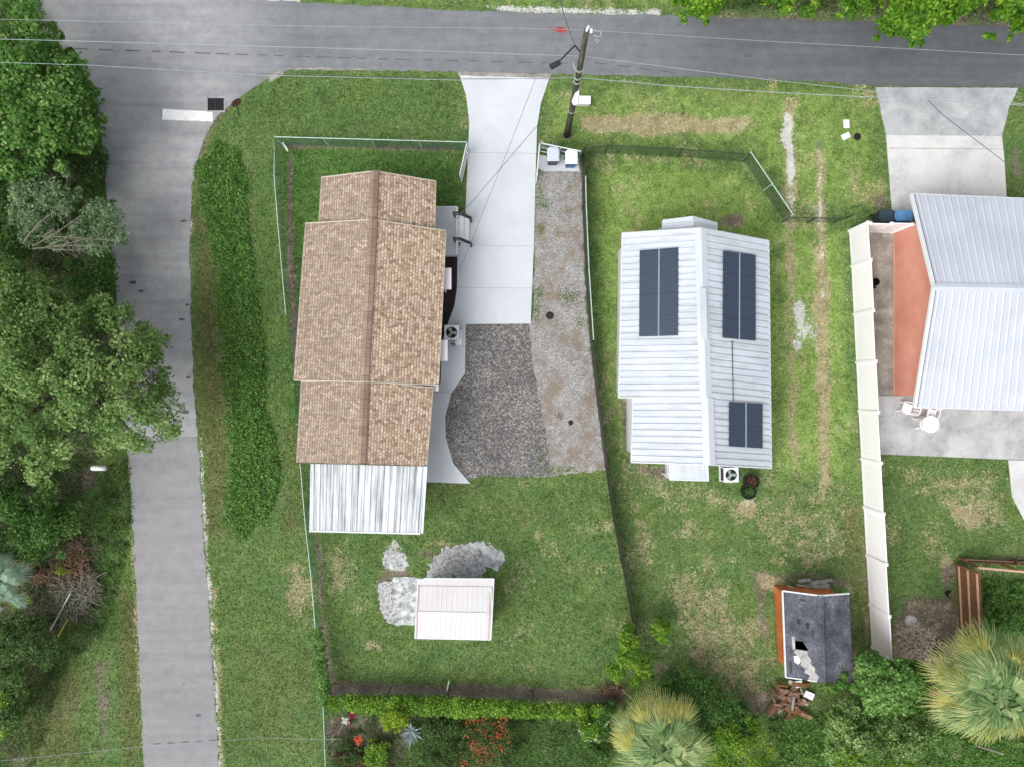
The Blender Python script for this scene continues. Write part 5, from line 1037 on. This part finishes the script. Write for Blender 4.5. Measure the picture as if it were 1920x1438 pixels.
def crown(name, poly, z0, z1, nl, lr, lpl, ls, mat, parent, seed=1, fall=50, flat=.75, asp=.55, edge_in=True):
    """crown of leaf clusters; poly = outline of the crown as surveyed from the drone, z0 rim height, z1 top height"""
    r = np.random.RandomState(seed); q = fillpoly(poly, nl, r); d = sdist(q[:, 0], q[:, 1], poly)
    z = z0 + (z1 - z0) * (1 - np.exp(-np.maximum(d, 0) / fall)) + r.normal(0, (z1 - z0) * .10, nl)
    rad = lr * r.uniform(.6, 1.25, nl)
    sc_ = (CAMZ - z) / F; rad = np.minimum(rad, np.maximum(d * sc_ * 1.15, lr * .35)) if edge_in else rad
    cx_ = (q[:, 0] - CX) * sc_; cy_ = (CY - q[:, 1]) * sc_; Cc = []; Nc = []; S = []; T = []
    for k in range(nl):
        m = int(lpl * (rad[k] / lr) ** 1.7) + 6; v = r.normal(size=(m, 3)); v /= np.linalg.norm(v, axis=1, keepdims=True); v[:, 2] = np.where(r.rand(m) < .7, np.abs(v[:, 2]), v[:, 2])
        rr_ = rad[k] * r.uniform(.55, 1.12, m)[:, None] * (1 + .22 * np.sin(v[:, :1] * 5 + k) * np.cos(v[:, 1:2] * 6 + 2 * k)); c = np.array([cx_[k], cy_[k], z[k]]) + v * rr_ * np.array([1, 1, flat])
        Cc.append(c); Nc.append(v * .6 + r.normal(size=(m, 3)) * .55 + np.array([0, 0, .6])); S.append(ls * r.uniform(.6, 1.3, m)); T.append(np.full(m, r.rand()))
    leafmesh(name, np.concatenate(Cc), np.concatenate(Nc), np.concatenate(S), mat, parent, asp, seed, np.concatenate(T))
    return np.stack([cx_, cy_, z], 1), rad
def tree(name, label, poly, z0, z1, nl, lr, lpl, ls, mat, seed, group='trees along the lot edges', base=None, trunk=.2, nlimb=9, cat='tree', fall=50, bare=0, barkm='bark', asp=.55):
    cxp = sum(p[0] for p in poly) / len(poly); cyp = sum(p[1] for p in poly) / len(poly); m_ = P(cxp, cyp, (z0 + z1) / 2) if base is None else P(base[0], base[1], (z0 + z1) / 2)
    root = thing(name, label, cat, (m_.x, m_.y, 0), group); L, rad = crown('crown', poly, z0, z1, nl, lr, lpl, ls, M[mat], root, seed, fall, asp=asp)
    rg = random.Random(seed); mb = MB(); h = z0 * .55; mb.tube([(m_.x, m_.y, 0), (m_.x + .1, m_.y, h * .5), (m_.x, m_.y + .08, h)], [trunk * 1.3, trunk, trunk * .85], 9)
    idx = rg.sample(range(len(L)), min(nlimb, len(L)))
    for k in idx:
        e = Vector(L[k]); s = Vector((m_.x, m_.y + .05, h * rg.uniform(.75, 1))); md = s.lerp(e, .5) + Vector((rg.uniform(-.3, .3), rg.uniform(-.3, .3), .25)); mb.tube([s, md, e], [trunk * .5, trunk * .32, trunk * .1], 6)
    mb.build('trunk', M[barkm], root)
    if bare:
        mb = MB(); s = Vector((m_.x, m_.y, z1 * .75))
        for k in range(bare):
            t_ = rg.uniform(0, 6.28); L_ = rg.uniform(1.0, 2.3); e = s + Vector((L_ * math.cos(t_), L_ * math.sin(t_), rg.uniform(.3, .9))); md = s.lerp(e, .5) + Vector((rg.uniform(-.15, .15), rg.uniform(-.15, .15), .1)); mb.tube([s, md, e], [.05, .035, .012], 5)
            for j in range(2): e2_ = md.lerp(e, rg.uniform(.1, .6)); mb.tube([e2_, e2_ + Vector((rg.uniform(-.6, .6), rg.uniform(-.6, .6), .2))], [.02, .007], 4)
        mb.build('bare_branches', M['twig'], root)
    return root
# west side trees
tree('broadleaf_tree', 'deep green dense tree in the top left corner beside the road', [(-120, -60), (40, -20), (72, 10), (80, 38), (112, 55), (125, 85), (160, 110), (172, 140), (205, 175), (198, 215), (185, 260), (150, 300), (110, 330), (-120, 360)], 2.6, 5.2, 130, .66, 300, .19, 'leaf_deep', 21, trunk=.26, nlimb=16, fall=60, base=(50, 160), asp=.7, bare=6)
gt = tree('broadleaf_tree', 'sparse grey-green tree with pale bare branches between the two big crowns', [(20, 345), (70, 320), (130, 325), (160, 360), (225, 385), (245, 430), (235, 470), (190, 480), (120, 470), (60, 480), (15, 440)], 2.7, 4.0, 60, .5, 200, .17, 'leaf_grey', 22, trunk=.16, base=(95, 470), barkm='twig', asp=.4)
mb = MB(); rg = random.Random(44); s0 = P(52, 468, 3.7)
for (x_, y_) in ((150, 405), (190, 440), (118, 385), (205, 462), (100, 430), (150, 470), (222, 452), (140, 440), (78, 420)):
    e_ = P(x_, y_, 4.25); s0 = P(52 + rg.uniform(-12, 40), 468 + rg.uniform(-26, 10), 3.6); m1 = s0.lerp(e_, .45) + Vector((rg.uniform(-.15, .15), rg.uniform(-.2, .1), .15)); mb.tube([s0, m1, e_], [.032, .022, .008], 5)
    for q in range(3): b_ = m1.lerp(e_, rg.uniform(.1, .7)); mb.tube([b_, b_ + Vector((rg.uniform(.1, .6), rg.uniform(-.5, .5), .1))], [.018, .006], 4)
mb.build('bare_branches', M['twig'], gt)
oak = tree('broadleaf_tree', 'huge olive green oak crown overhanging the lower road', [(-140, 470), (20, 480), (60, 500), (110, 545), (150, 570), (195, 545), (240, 560), (255, 600), (300, 620), (322, 640), (300, 690), (320, 730), (345, 790), (335, 830), (300, 835), (270, 850), (215, 835), (195, 860), (150, 830), (130, 870), (80, 930), (30, 880), (-140, 900)], 3.4, 6.6, 235, .60, 230, .155, 'leaf_olive', 23, trunk=.36, nlimb=26, base=(60, 690), fall=70, asp=.7)
bL, bR = crown('outer_boughs', [(255, 600), (300, 610), (325, 640), (318, 690), (345, 770), (335, 825), (285, 835), (265, 780), (285, 700), (250, 640)], 2.9, 3.8, 44, .5, 60, .14, M['leaf_olive'], oak, 24, 50)
mb = MB(); rg = random.Random(24)
for q in bL: s_ = Vector((oak.location.x + 3.0, oak.location.y + rg.uniform(-1.5, 1.5), 3.2)); e_ = Vector(q); mb.tube([s_, s_.lerp(e_, .5) + Vector((0, 0, .3)), e_], [.05, .03, .01], 5)
mb.build('outer_limbs', M['twig'], oak)
tree('dark_tree', 'shadowy dark green tree behind the sparse grey-green one at the left edge', [(-120, 340), (40, 330), (50, 400), (60, 500), (0, 560), (-120, 560)], 1.8, 3.0, 50, .7, 220, .2, 'leaf_dark', 25, trunk=.18)
tree('dark_tree', 'dark green understorey tree between the oak crown and the brush pile', [(-120, 880), (50, 900), (100, 900), (150, 940), (150, 1000), (110, 1050), (20, 1050), (-120, 1080)], 1.6, 3.0, 70, .6, 240, .17, 'leaf_dark', 26, trunk=.15)
tree('shrub', 'tall dark shrub squeezed between the oak crown and the road edge', [(130, 470), (215, 470), (222, 540), (215, 600), (150, 590), (120, 530)], 1.2, 2.2, 34, .5, 180, .15, 'leaf_dark', 27, trunk=.07, cat='shrub', group='shrubs')
tree('shrub', 'mixed green shrub under the top left tree beside the road', [(60, 260), (150, 270), (196, 250), (200, 320), (190, 380), (120, 360), (50, 340)], 1.0, 2.0, 40, .5, 170, .15, 'leaf_under', 28, trunk=.07, cat='shrub', group='shrubs')
tree('shrub', 'rambling dark shrub at the left edge below the yellow pole', [(-80, 1190), (40, 1150), (100, 1170), (130, 1210), (90, 1260), (60, 1300), (50, 1370), (-80, 1400)], 1.3, 2.5, 70, .5, 200, .15, 'leaf_under', 29, trunk=.07, cat='shrub', group='shrubs')
tree('shrub', 'small bright green shrub at the bottom left edge', [(-60, 1260), (20, 1255), (55, 1290), (45, 1360), (0, 1385), (-60, 1380)], 1.6, 2.4, 26, .4, 170, .13, 'leaf_bright', 30, trunk=.05, cat='shrub', group='shrubs')
tree('shrub', 'small yellow-green plant beside the bluish palm at the left edge', [(20, 1120), (55, 1112), (62, 1135), (48, 1152), (22, 1150)], .7, 1.1, 8, .3, 140, .13, 'leaf_lime', 31, trunk=.03, cat='shrub', group='shrubs', asp=.25)
tree('shrub', 'tiny lime green plant in the middle of the brush pile', [(100, 1062), (130, 1056), (138, 1072), (112, 1082)], .3, .6, 6, .25, 120, .09, 'leaf_lime', 32, trunk=.02, cat='shrub', group='shrubs')
# north side trees
tree('broadleaf_tree', 'glossy green tree dipping over the road at the top, left of the others', [(1255, -60), (1420, -60), (1400, -10), (1352, 10), (1338, 40), (1322, 46), (1312, 30), (1285, 44), (1272, 30), (1262, 0)], 4.0, 5.6, 44, .45, 190, .19, 'leaf_glossy', 33, trunk=.16, base=(1340, -190), fall=30)
tree('broadleaf_tree', 'glossy green low bough at the top edge between the left and middle trees', [(1400, -60), (1560, -60), (1530, 20), (1515, 42), (1490, 20), (1470, 32), (1450, 10), (1410, 0)], 3.2, 4.4, 40, .42, 170, .18, 'leaf_glossy', 34, trunk=.14, base=(1470, -190), fall=30)
tree('broadleaf_tree', 'glossy green bough at the top edge over the roadside litter', [(1560, -60), (1680, -60), (1670, 10), (1640, 25), (1600, 34), (1565, 28), (1575, 0)], 3.0, 4.0, 30, .42, 150, .18, 'leaf_glossy', 35, trunk=.14, base=(1620, -190), fall=30)
tree('broadleaf_tree', 'large bright tipped mango tree hanging lowest over the road at the top', [(1650, -60), (1860, -60), (1850, 20), (1830, 40), (1790, 38), (1742, 60), (1730, 84), (1712, 90), (1700, 70), (1668, 66), (1650, 82), (1638, 70), (1645, 30), (1680, 0)], 4.5, 6.5, 90, .45, 200, .20, 'leaf_glossy', 36, trunk=.2, base=(1750, -200), fall=35)
tree('broadleaf_tree', 'glossy green tree filling the top right corner above the road', [(1830, -60), (2000, -60), (2000, 60), (1915, 58), (1890, 74), (1845, 72), (1838, 58), (1870, 40), (1850, 20)], 4.2, 6.0, 60, .45, 190, .19, 'leaf_glossy', 37, trunk=.2, base=(1920, -190), fall=35)
# south side shrubs and trees
tree('shrub', 'vivid green shrub straddling the bottom of the dark divider fence', [(1162, 1178), (1178, 1165), (1196, 1180), (1200, 1215), (1222, 1240), (1218, 1275), (1198, 1292), (1160, 1285), (1135, 1260), (1140, 1230), (1162, 1215)], 1.2, 2.3, 46, .32, 230, .12, 'leaf_bright', 38, trunk=.05, cat='shrub', group='shrubs', fall=25)
tree('shrub', 'small vivid green shrub just right of the divider fence', [(1222, 1165), (1248, 1158), (1262, 1180), (1258, 1205), (1232, 1212), (1222, 1235), (1212, 1230), (1216, 1195)], .9, 1.7, 22, .28, 210, .12, 'leaf_bright', 39, trunk=.04, cat='shrub', group='shrubs', fall=25)
tree('shrub', 'dark green bush mass behind the fan palm at the bottom', [(1225, 1270), (1260, 1245), (1310, 1255), (1350, 1290), (1395, 1320), (1430, 1360), (1400, 1400), (1330, 1400), (1250, 1330)], 1.2, 2.4, 80, .45, 200, .13, 'leaf_dark', 40, trunk=.06, cat='shrub', group='shrubs')
tree('shrub', 'yellow-green bush right of the fan palm at the bottom edge', [(1340, 1360), (1370, 1345), (1420, 1345), (1450, 1380), (1455, 1480), (1330, 1480), (1325, 1420)], 1.6, 2.9, 50, .4, 200, .14, 'leaf_bright', 41, trunk=.06, cat='shrub', group='shrubs', asp=.35)
tree('shrub', 'low dark bush at the bottom centre right of the flower bed', [(1070, 1330), (1150, 1310), (1180, 1330), (1150, 1400), (1130, 1440), (1100, 1400)], .7, 1.4, 34, .32, 180, .12, 'leaf_dark', 42, trunk=.05, cat='shrub', group='shrubs')
tree('broadleaf_tree', 'dark green round-leaved tree covering the end of the white fence', [(1595, 1290), (1605, 1235), (1640, 1222), (1665, 1240), (1700, 1232), (1735, 1250), (1745, 1290), (1720, 1330), (1690, 1350), (1640, 1345), (1600, 1320)], 2.2, 3.8, 90, .42, 220, .17, 'leaf_deep', 43, trunk=.12, cat='tree', asp=.8, fall=35)
tree('broadleaf_tree', 'olive green bushy tree below the dark one at the bottom', [(1555, 1320), (1600, 1300), (1640, 1335), (1700, 1340), (1760, 1330), (1775, 1380), (1740, 1480), (1560, 1480), (1540, 1400)], 1.8, 3.4, 120, .42, 190, .15, 'leaf_olive', 44, trunk=.12, cat='tree', fall=35)
tree('shrub', 'lime green spiky bush at the very bottom under the olive tree', [(1560, 1400), (1620, 1385), (1690, 1390), (1720, 1430), (1720, 1490), (1570, 1490)], 2.6, 3.6, 40, .36, 170, .15, 'leaf_bright', 45, trunk=.05, cat='shrub', group='shrubs', asp=.3)
tree('shrub', 'green creeper spilling over the lower corner of the derelict shed', [(1578, 1235), (1592, 1250), (1590, 1290), (1560, 1300), (1535, 1290), (1560, 1275)], 1.8, 2.8, 16, .25, 160, .12, 'leaf_deep', 46, trunk=.03, cat='shrub', group='shrubs', fall=20)
# vine on the fence and hedge along it
tree('fence_vine', 'dark creeping vine smothering the lower end of the left fence', [(586, 1176), (604, 1176), (612, 1230), (620, 1290), (612, 1322), (594, 1322), (590, 1240)], .5, 1.5, 60, .26, 190, .10, 'leaf_deep', 47, trunk=.03, cat='vine', group='hedges', fall=10)
tree('hedge', 'bright green trailing hedge along the bottom of the back lawn', [(608, 1306), (700, 1302), (830, 1306), (870, 1308), (1000, 1318), (1150, 1322), (1165, 1345), (1060, 1348), (960, 1342), (860, 1345), (720, 1335), (610, 1330)], .5, 1.35, 280, .34, 130, .14, 'leaf_bright', 48, trunk=.03, cat='hedge', group='hedges', fall=14, nlimb=30)
tree('shrub', 'lime green shrub spilling from the hedge above the grey rosette', [(708, 1335), (740, 1325), (768, 1338), (762, 1362), (738, 1375), (722, 1368)], 1.1, 1.7, 16, .28, 170, .12, 'leaf_lime', 49, trunk=.04, cat='shrub', group='shrubs', fall=14)
tree('shrub', 'low dark green bush between the grey rosette and the red flowers', [(790, 1345), (860, 1345), (880, 1400), (860, 1480), (760, 1480), (790, 1410)], .3, .7, 90, .28, 150, .09, 'leaf_under', 50, trunk=.03, cat='shrub', group='shrubs', fall=20)
tree('shrub', 'low ragged bush at the bottom left of the flower bed', [(690, 1385), (730, 1385), (740, 1430), (700, 1470), (670, 1440)], .3, .8, 24, .25, 130, .10, 'leaf_bright', 51, trunk=.03, cat='shrub', group='shrubs', fall=20)
rf_ = tree('flowering_shrub', 'green shrub covered in orange-red flowers at the bottom centre', [(868, 1352), (960, 1348), (972, 1380), (965, 1440), (870, 1450), (860, 1400)], .5, 1.1, 60, .26, 130, .09, 'leaf_under', 52, trunk=.04, cat='shrub', group='flowering shrubs', fall=20)
def flowers(parent, spots, mat, seed, z, sz=.09, k=26, sp=.12):
    r = np.random.RandomState(seed); C = []
    for x, y, q in spots: c = P(x, y, z); C.append(np.array(c) + r.normal(0, sp, (int(k * q), 3)) * np.array([1, 1, .35]))
    C = np.concatenate(C); n = len(C); leafmesh('flowers', C, r.normal(size=(n, 3)) * .5 + np.array([0, 0, 1.]), sz * r.uniform(.6, 1.3, n), M[mat], parent, .8, seed)
flowers(rf_, [(882, 1353, 1), (902, 1350, .7), (935, 1358, 1), (945, 1350, 1), (905, 1366, .6), (930, 1382, 1), (940, 1376, .7), (880, 1378, .5), (935, 1402, .9), (884, 1400, .8), (895, 1405, 1), (910, 1408, 1), (900, 1424, .8), (868, 1430, .8), (890, 1398, .5), (955, 1380, .4), (918, 1428, .5), (876, 1440, .6)], 'flowerred', 61, 1.25, .075, 30, .17)
mg = tree('flowering_shrub', 'small plant with magenta and white blooms by the bottom left fence', [(645, 1335), (668, 1330), (672, 1352), (655, 1368), (640, 1362)], .5, .9, 8, .2, 100, .09, 'leaf_dark', 53, trunk=.03, cat='shrub', group='flowering shrubs', fall=14)
flowers(mg, [(660, 1340, 2.2), (662, 1334, 1.6), (654, 1352, .7)], 'flowermag', 62, 1.05, .11, 40, .07)
mb = MB(); mb.tube([P(628, 1384, .2), P(640, 1364, .6), P(650, 1348, 1.0)], [.035, .03, .05], 7); mb.build('pale_stem', M['twig'], mg)
C_ = P(648, 1350, 1.1); r_ = np.random.RandomState(5); leafmesh('white_blooms', np.array(C_) + r_.normal(0, .07, (60, 3)), r_.normal(size=(60, 3)) * .4 + np.array([0, 0, 1.]), np.full(60, .12), M['flowerwhite'], mg, .8, 5)
cr = tree('flowering_shrub', 'leggy plant with a single red flower head by the bottom left fence', [(620, 1378), (690, 1372), (690, 1420), (660, 1440), (620, 1436)], .3, .7, 26, .22, 70, .09, 'leaf_under', 54, trunk=.03, cat='shrub', group='flowering shrubs', fall=20)
flowers(cr, [(672, 1384, 1.6), (670, 1390, 1)], 'flowerred', 63, .95, .11, 34, .07)
tree('flowering_shrub', 'low red-brown leaved plants at the bottom left of the bed', [(615, 1400), (690, 1405), (690, 1450), (620, 1460)], .2, .5, 30, .2, 60, .10, 'croton', 55, trunk=.02, cat='shrub', group='flowering shrubs', fall=20)
wf = tree('flowering_shrub', 'pale flowered shrub at the right end of the bottom bed', [(1080, 1350), (1120, 1340), (1140, 1365), (1120, 1395), (1090, 1385)], .8, 1.4, 24, .28, 150, .11, 'leaf_bright', 56, trunk=.04, cat='shrub', group='flowering shrubs', fall=20)
flowers(wf, [(1088, 1370, .6), (1106, 1357, .5), (1137, 1357, .5), (1086, 1376, .4), (1115, 1385, .6), (1104, 1388, .4)], 'flowerwhite', 64, 1.6, .09, 10, .06)
# leaves in the planters
for (t, c_, mt) in POTS:
    r_ = np.random.RandomState(9); n = 240; C_ = np.array([c_.x, c_.y, .5]) + r_.normal(0, .13, (n, 3)) * np.array([1, 1, .5]); leafmesh('plant', C_, r_.normal(size=(n, 3)) + np.array([0, 0, 1.]), np.full(n, .10), M['leaf_dark'] if mt != 'croton' else M['croton'], t, .4, 9)
    del t['plantmat']
# fan palms
def fan(V, rn, o, d, L, spread, nb, r, droop=.35, rv=.5):
    d = d.normalized(); side = d.cross(Vector((0, 0, 1))); side = side.normalized() if side.length > .05 else Vector((1, 0, 0)); n = side.cross(d).normalized()
    for k in range(nb):
        a = (k / (nb - 1) - .5) * spread; bd = (d * math.cos(a) + side * math.sin(a)).normalized(); l = L * (1 - .25 * abs(a) / (spread / 2) + r.uniform(-.07, .07)); w = bd.cross(n).normalized() * (.012 + .007 * L)
        p0 = o; p1 = o + bd * l * .5 + n * .03; p2 = o + bd * l + Vector((0, 0, -droop * l * r.uniform(.3, 1))); rr = min(1, max(0, rv + r.uniform(-.4, .4)))
        V += [p0 - w * .3, p0 + w * .3, p1 + w, p1 - w, p1 - w, p1 + w, p2 + w * .2, p2 - w * .2]; rn += [rr * .5] * 2 + [rr] * 4 + [min(1, rr + .45)] * 2
def palm(label, cx, cy, z, R_, nf, seed, mat='palm', yel=True, trunk=.22, L=.95, base=None, elmin=-.35):
    r = random.Random(seed); c = P(cx, cy, z); root = thing('fan_palm', label, 'palm tree', (c.x, c.y, 0), 'fan palms'); mb = MB()
    mb.tube([(c.x, c.y, 0), (c.x, c.y, z * .5), (c.x, c.y, z - .1)], [trunk * 1.2, trunk, trunk], 12); mb.build('trunk', M['bark'], root)
    Vg, Rg, Vy, Ry = [], [], [], []; st = MB()
    for k in range(nf):
        f = (k + .5) / nf; az = k * 2.39996 + r.uniform(-.35, .35); el = elmin + (1.35 - elmin) * (1 - f) ** .9 ; pl = R_ * (.06 + .60 * f ** .8) * r.uniform(.8, 1.12)
        d = Vector((math.cos(az) * math.cos(el), math.sin(az) * math.cos(el), math.sin(el))); o = c + d * pl; st.tube([c, c + d * pl * .5 + Vector((0, 0, .05)), o], [.03, .022, .016], 5, False)
        t3 = az + r.uniform(-.7, .7) * (1.3 - f); dd = Vector((math.cos(t3), math.sin(t3), r.uniform(-.35, .15))) if f > .12 else Vector((math.cos(t3 * 3), math.sin(t3 * 3), .25)); old = yel and (f > .62 and r.random() < .5)
        fan(Vy if old else Vg, Ry if old else Rg, o, dd, R_ * L * .46 * r.uniform(.8, 1.25), r.uniform(1.5, 2.3), 20, r, rv=r.uniform(.05, .9))
    st.build('petioles', M['palm'], root)
    for nm, V_, Rn_, mt in (('fronds', Vg, Rg, mat), ('yellowing_fronds', Vy, Ry, 'palmyel')):
        if V_: fastmesh(nm, np.array([tuple(v - c + Vector((0, 0, z))) for v in V_]) , np.arange(len(V_)).reshape(-1, 4), M[mt], {'rnd': np.array(Rn_)}, root)
palm('big fan palm with yellowing outer fronds at the lower right edge', 1862, 1292, 4.2, 2.85, 110, 71)
palm('fan palm with grey-green fronds at the bottom edge', 1240, 1398, 3.4, 2.45, 64, 72, L=1.0)
palm('bluish fan palm cut off by the left edge', -5, 1098, 2.8, 1.7, 34, 73, 'palmblue', False, .16)
# grey-blue rosette (agave)
ag = thing('agave', 'grey-blue spiky rosette plant in the bottom flower bed', 'succulent', P(772, 1374, 0)); c = P(772, 1372, .3); r = random.Random(5); V_, Rn_ = [], []
for k in range(30):
    az = k * 2.4; el = .15 + .9 * (1 - k / 30); d = Vector((math.cos(az) * math.cos(el), math.sin(az) * math.cos(el), math.sin(el))); s = Vector((-math.sin(az), math.cos(az), 0)) * .055; l = r.uniform(.45, .8)
    a, b = c, c + d * l * .55; e = c + d * l; V_ += [a - s * .6, a + s * .6, b + s, b - s, b - s, b + s, e + s * .1, e - s * .1]; Rn_ += [r.random()] * 8
fastmesh('leaves', np.array([tuple(v - ag.location) for v in V_]), np.arange(len(V_)).reshape(-1, 4), M['agave'], {'rnd': np.array(Rn_)}, ag)
# ground cover and weeds (uncountable)
def cover(name, label, poly, n, sz, hmax, mat, seed, soft=6):
    r = np.random.RandomState(seed); q = fillpoly(poly, n, r); q = q + r.normal(0, soft * .5, (n, 2)) + np.stack([vnoise(q[:, 0], q[:, 1], 1 / 22, seed + 1) - .5, vnoise(q[:, 0], q[:, 1], 1 / 22, seed + 2) - .5], 1) * soft * 3.5; cl = vnoise(q[:, 0], q[:, 1], 1 / 9, seed); h = r.uniform(.02, 1, n) * hmax * (.35 + cl); d = sdist(q[:, 0], q[:, 1], poly); h *= np.clip(.35 + d / 12, .2, 1)
    C = np.stack([(q[:, 0] - CX) * (CAMZ - h) / F, (CY - q[:, 1]) * (CAMZ - h) / F, h], 1); leaf = leafmesh(name, C, r.normal(size=(n, 3)) * .6 + np.array([0, 0, 1.]), sz * r.uniform(.6, 1.4, n), M[mat], None, .55, seed); tag(leaf, label, 'ground cover', kind='stuff')
cover('ground_cover', 'dense green weed strip between the road verge and the fence of the brown house', [(372, 300), (410, 262), (446, 280), (462, 330), (468, 420), (486, 560), (497, 660), (500, 770), (518, 830), (527, 890), (514, 950), (478, 1000), (445, 1012), (424, 980), (430, 860), (426, 760), (412, 640), (408, 520), (392, 440), (368, 380)], 34000, .12, .22, 'leaf_cover', 81, 7)
cover('ground_cover', 'taller pale weeds standing out of the dense weed strip', [(376, 310), (446, 285), (468, 420), (486, 560), (500, 770), (524, 880), (478, 990), (440, 1000), (430, 860), (420, 700), (408, 520), (385, 420)], 1200, .15, .35, 'leaf_cover', 88)
cover('undergrowth', 'tangled weeds under the trees along the left edge', [(-60, -60), (60, -20), (110, 80), (170, 160), (195, 260), (192, 400), (212, 500), (225, 640), (234, 800), (150, 880), (150, 1000), (130, 1010), (-60, 1010)], 42000, .13, .55, 'leaf_under', 82)
cover('undergrowth', 'weeds around the brush pile and lower left verge', [(-20, 1000), (150, 1000), (200, 880), (235, 850), (245, 1000), (200, 1180), (120, 1260), (60, 1438), (-20, 1438)], 22000, .10, .3, 'leaf_under', 83)
cover('undergrowth', 'weeds along the bottom right below the derelict shed', [(1440, 1350), (1500, 1338), (1600, 1330), (1760, 1320), (1800, 1380), (1940, 1380), (1940, 1480), (1420, 1480)], 26000, .10, .35, 'leaf_cover', 84)
cover('undergrowth', 'lush weeds inside the brown board fence', [(1842, 1086), (1940, 1086), (1940, 1190), (1870, 1180), (1846, 1150)], 7000, .11, .45, 'leaf_cover', 85)
cover('undergrowth', 'green growth filling the bottom flower bed', [(690, 1340), (1160, 1345), (1140, 1460), (620, 1460), (640, 1400)], 22000, .08, .22, 'leaf_under', 86)
cover('undergrowth', 'rough growth on the north verge under the mango trees', [(1270, -60), (1960, -60), (1960, 30), (1800, 24), (1640, 22), (1500, 18), (1290, 12)], 14000, .12, .35, 'leaf_under', 87)
brush('dead brown debris in the corner where hedge and divider fence meet', [(1130, 1280), (1165, 1280), (1165, 1318), (1130, 1318)], 220, M['brown_twig'], 4, .4, (.1, .5))
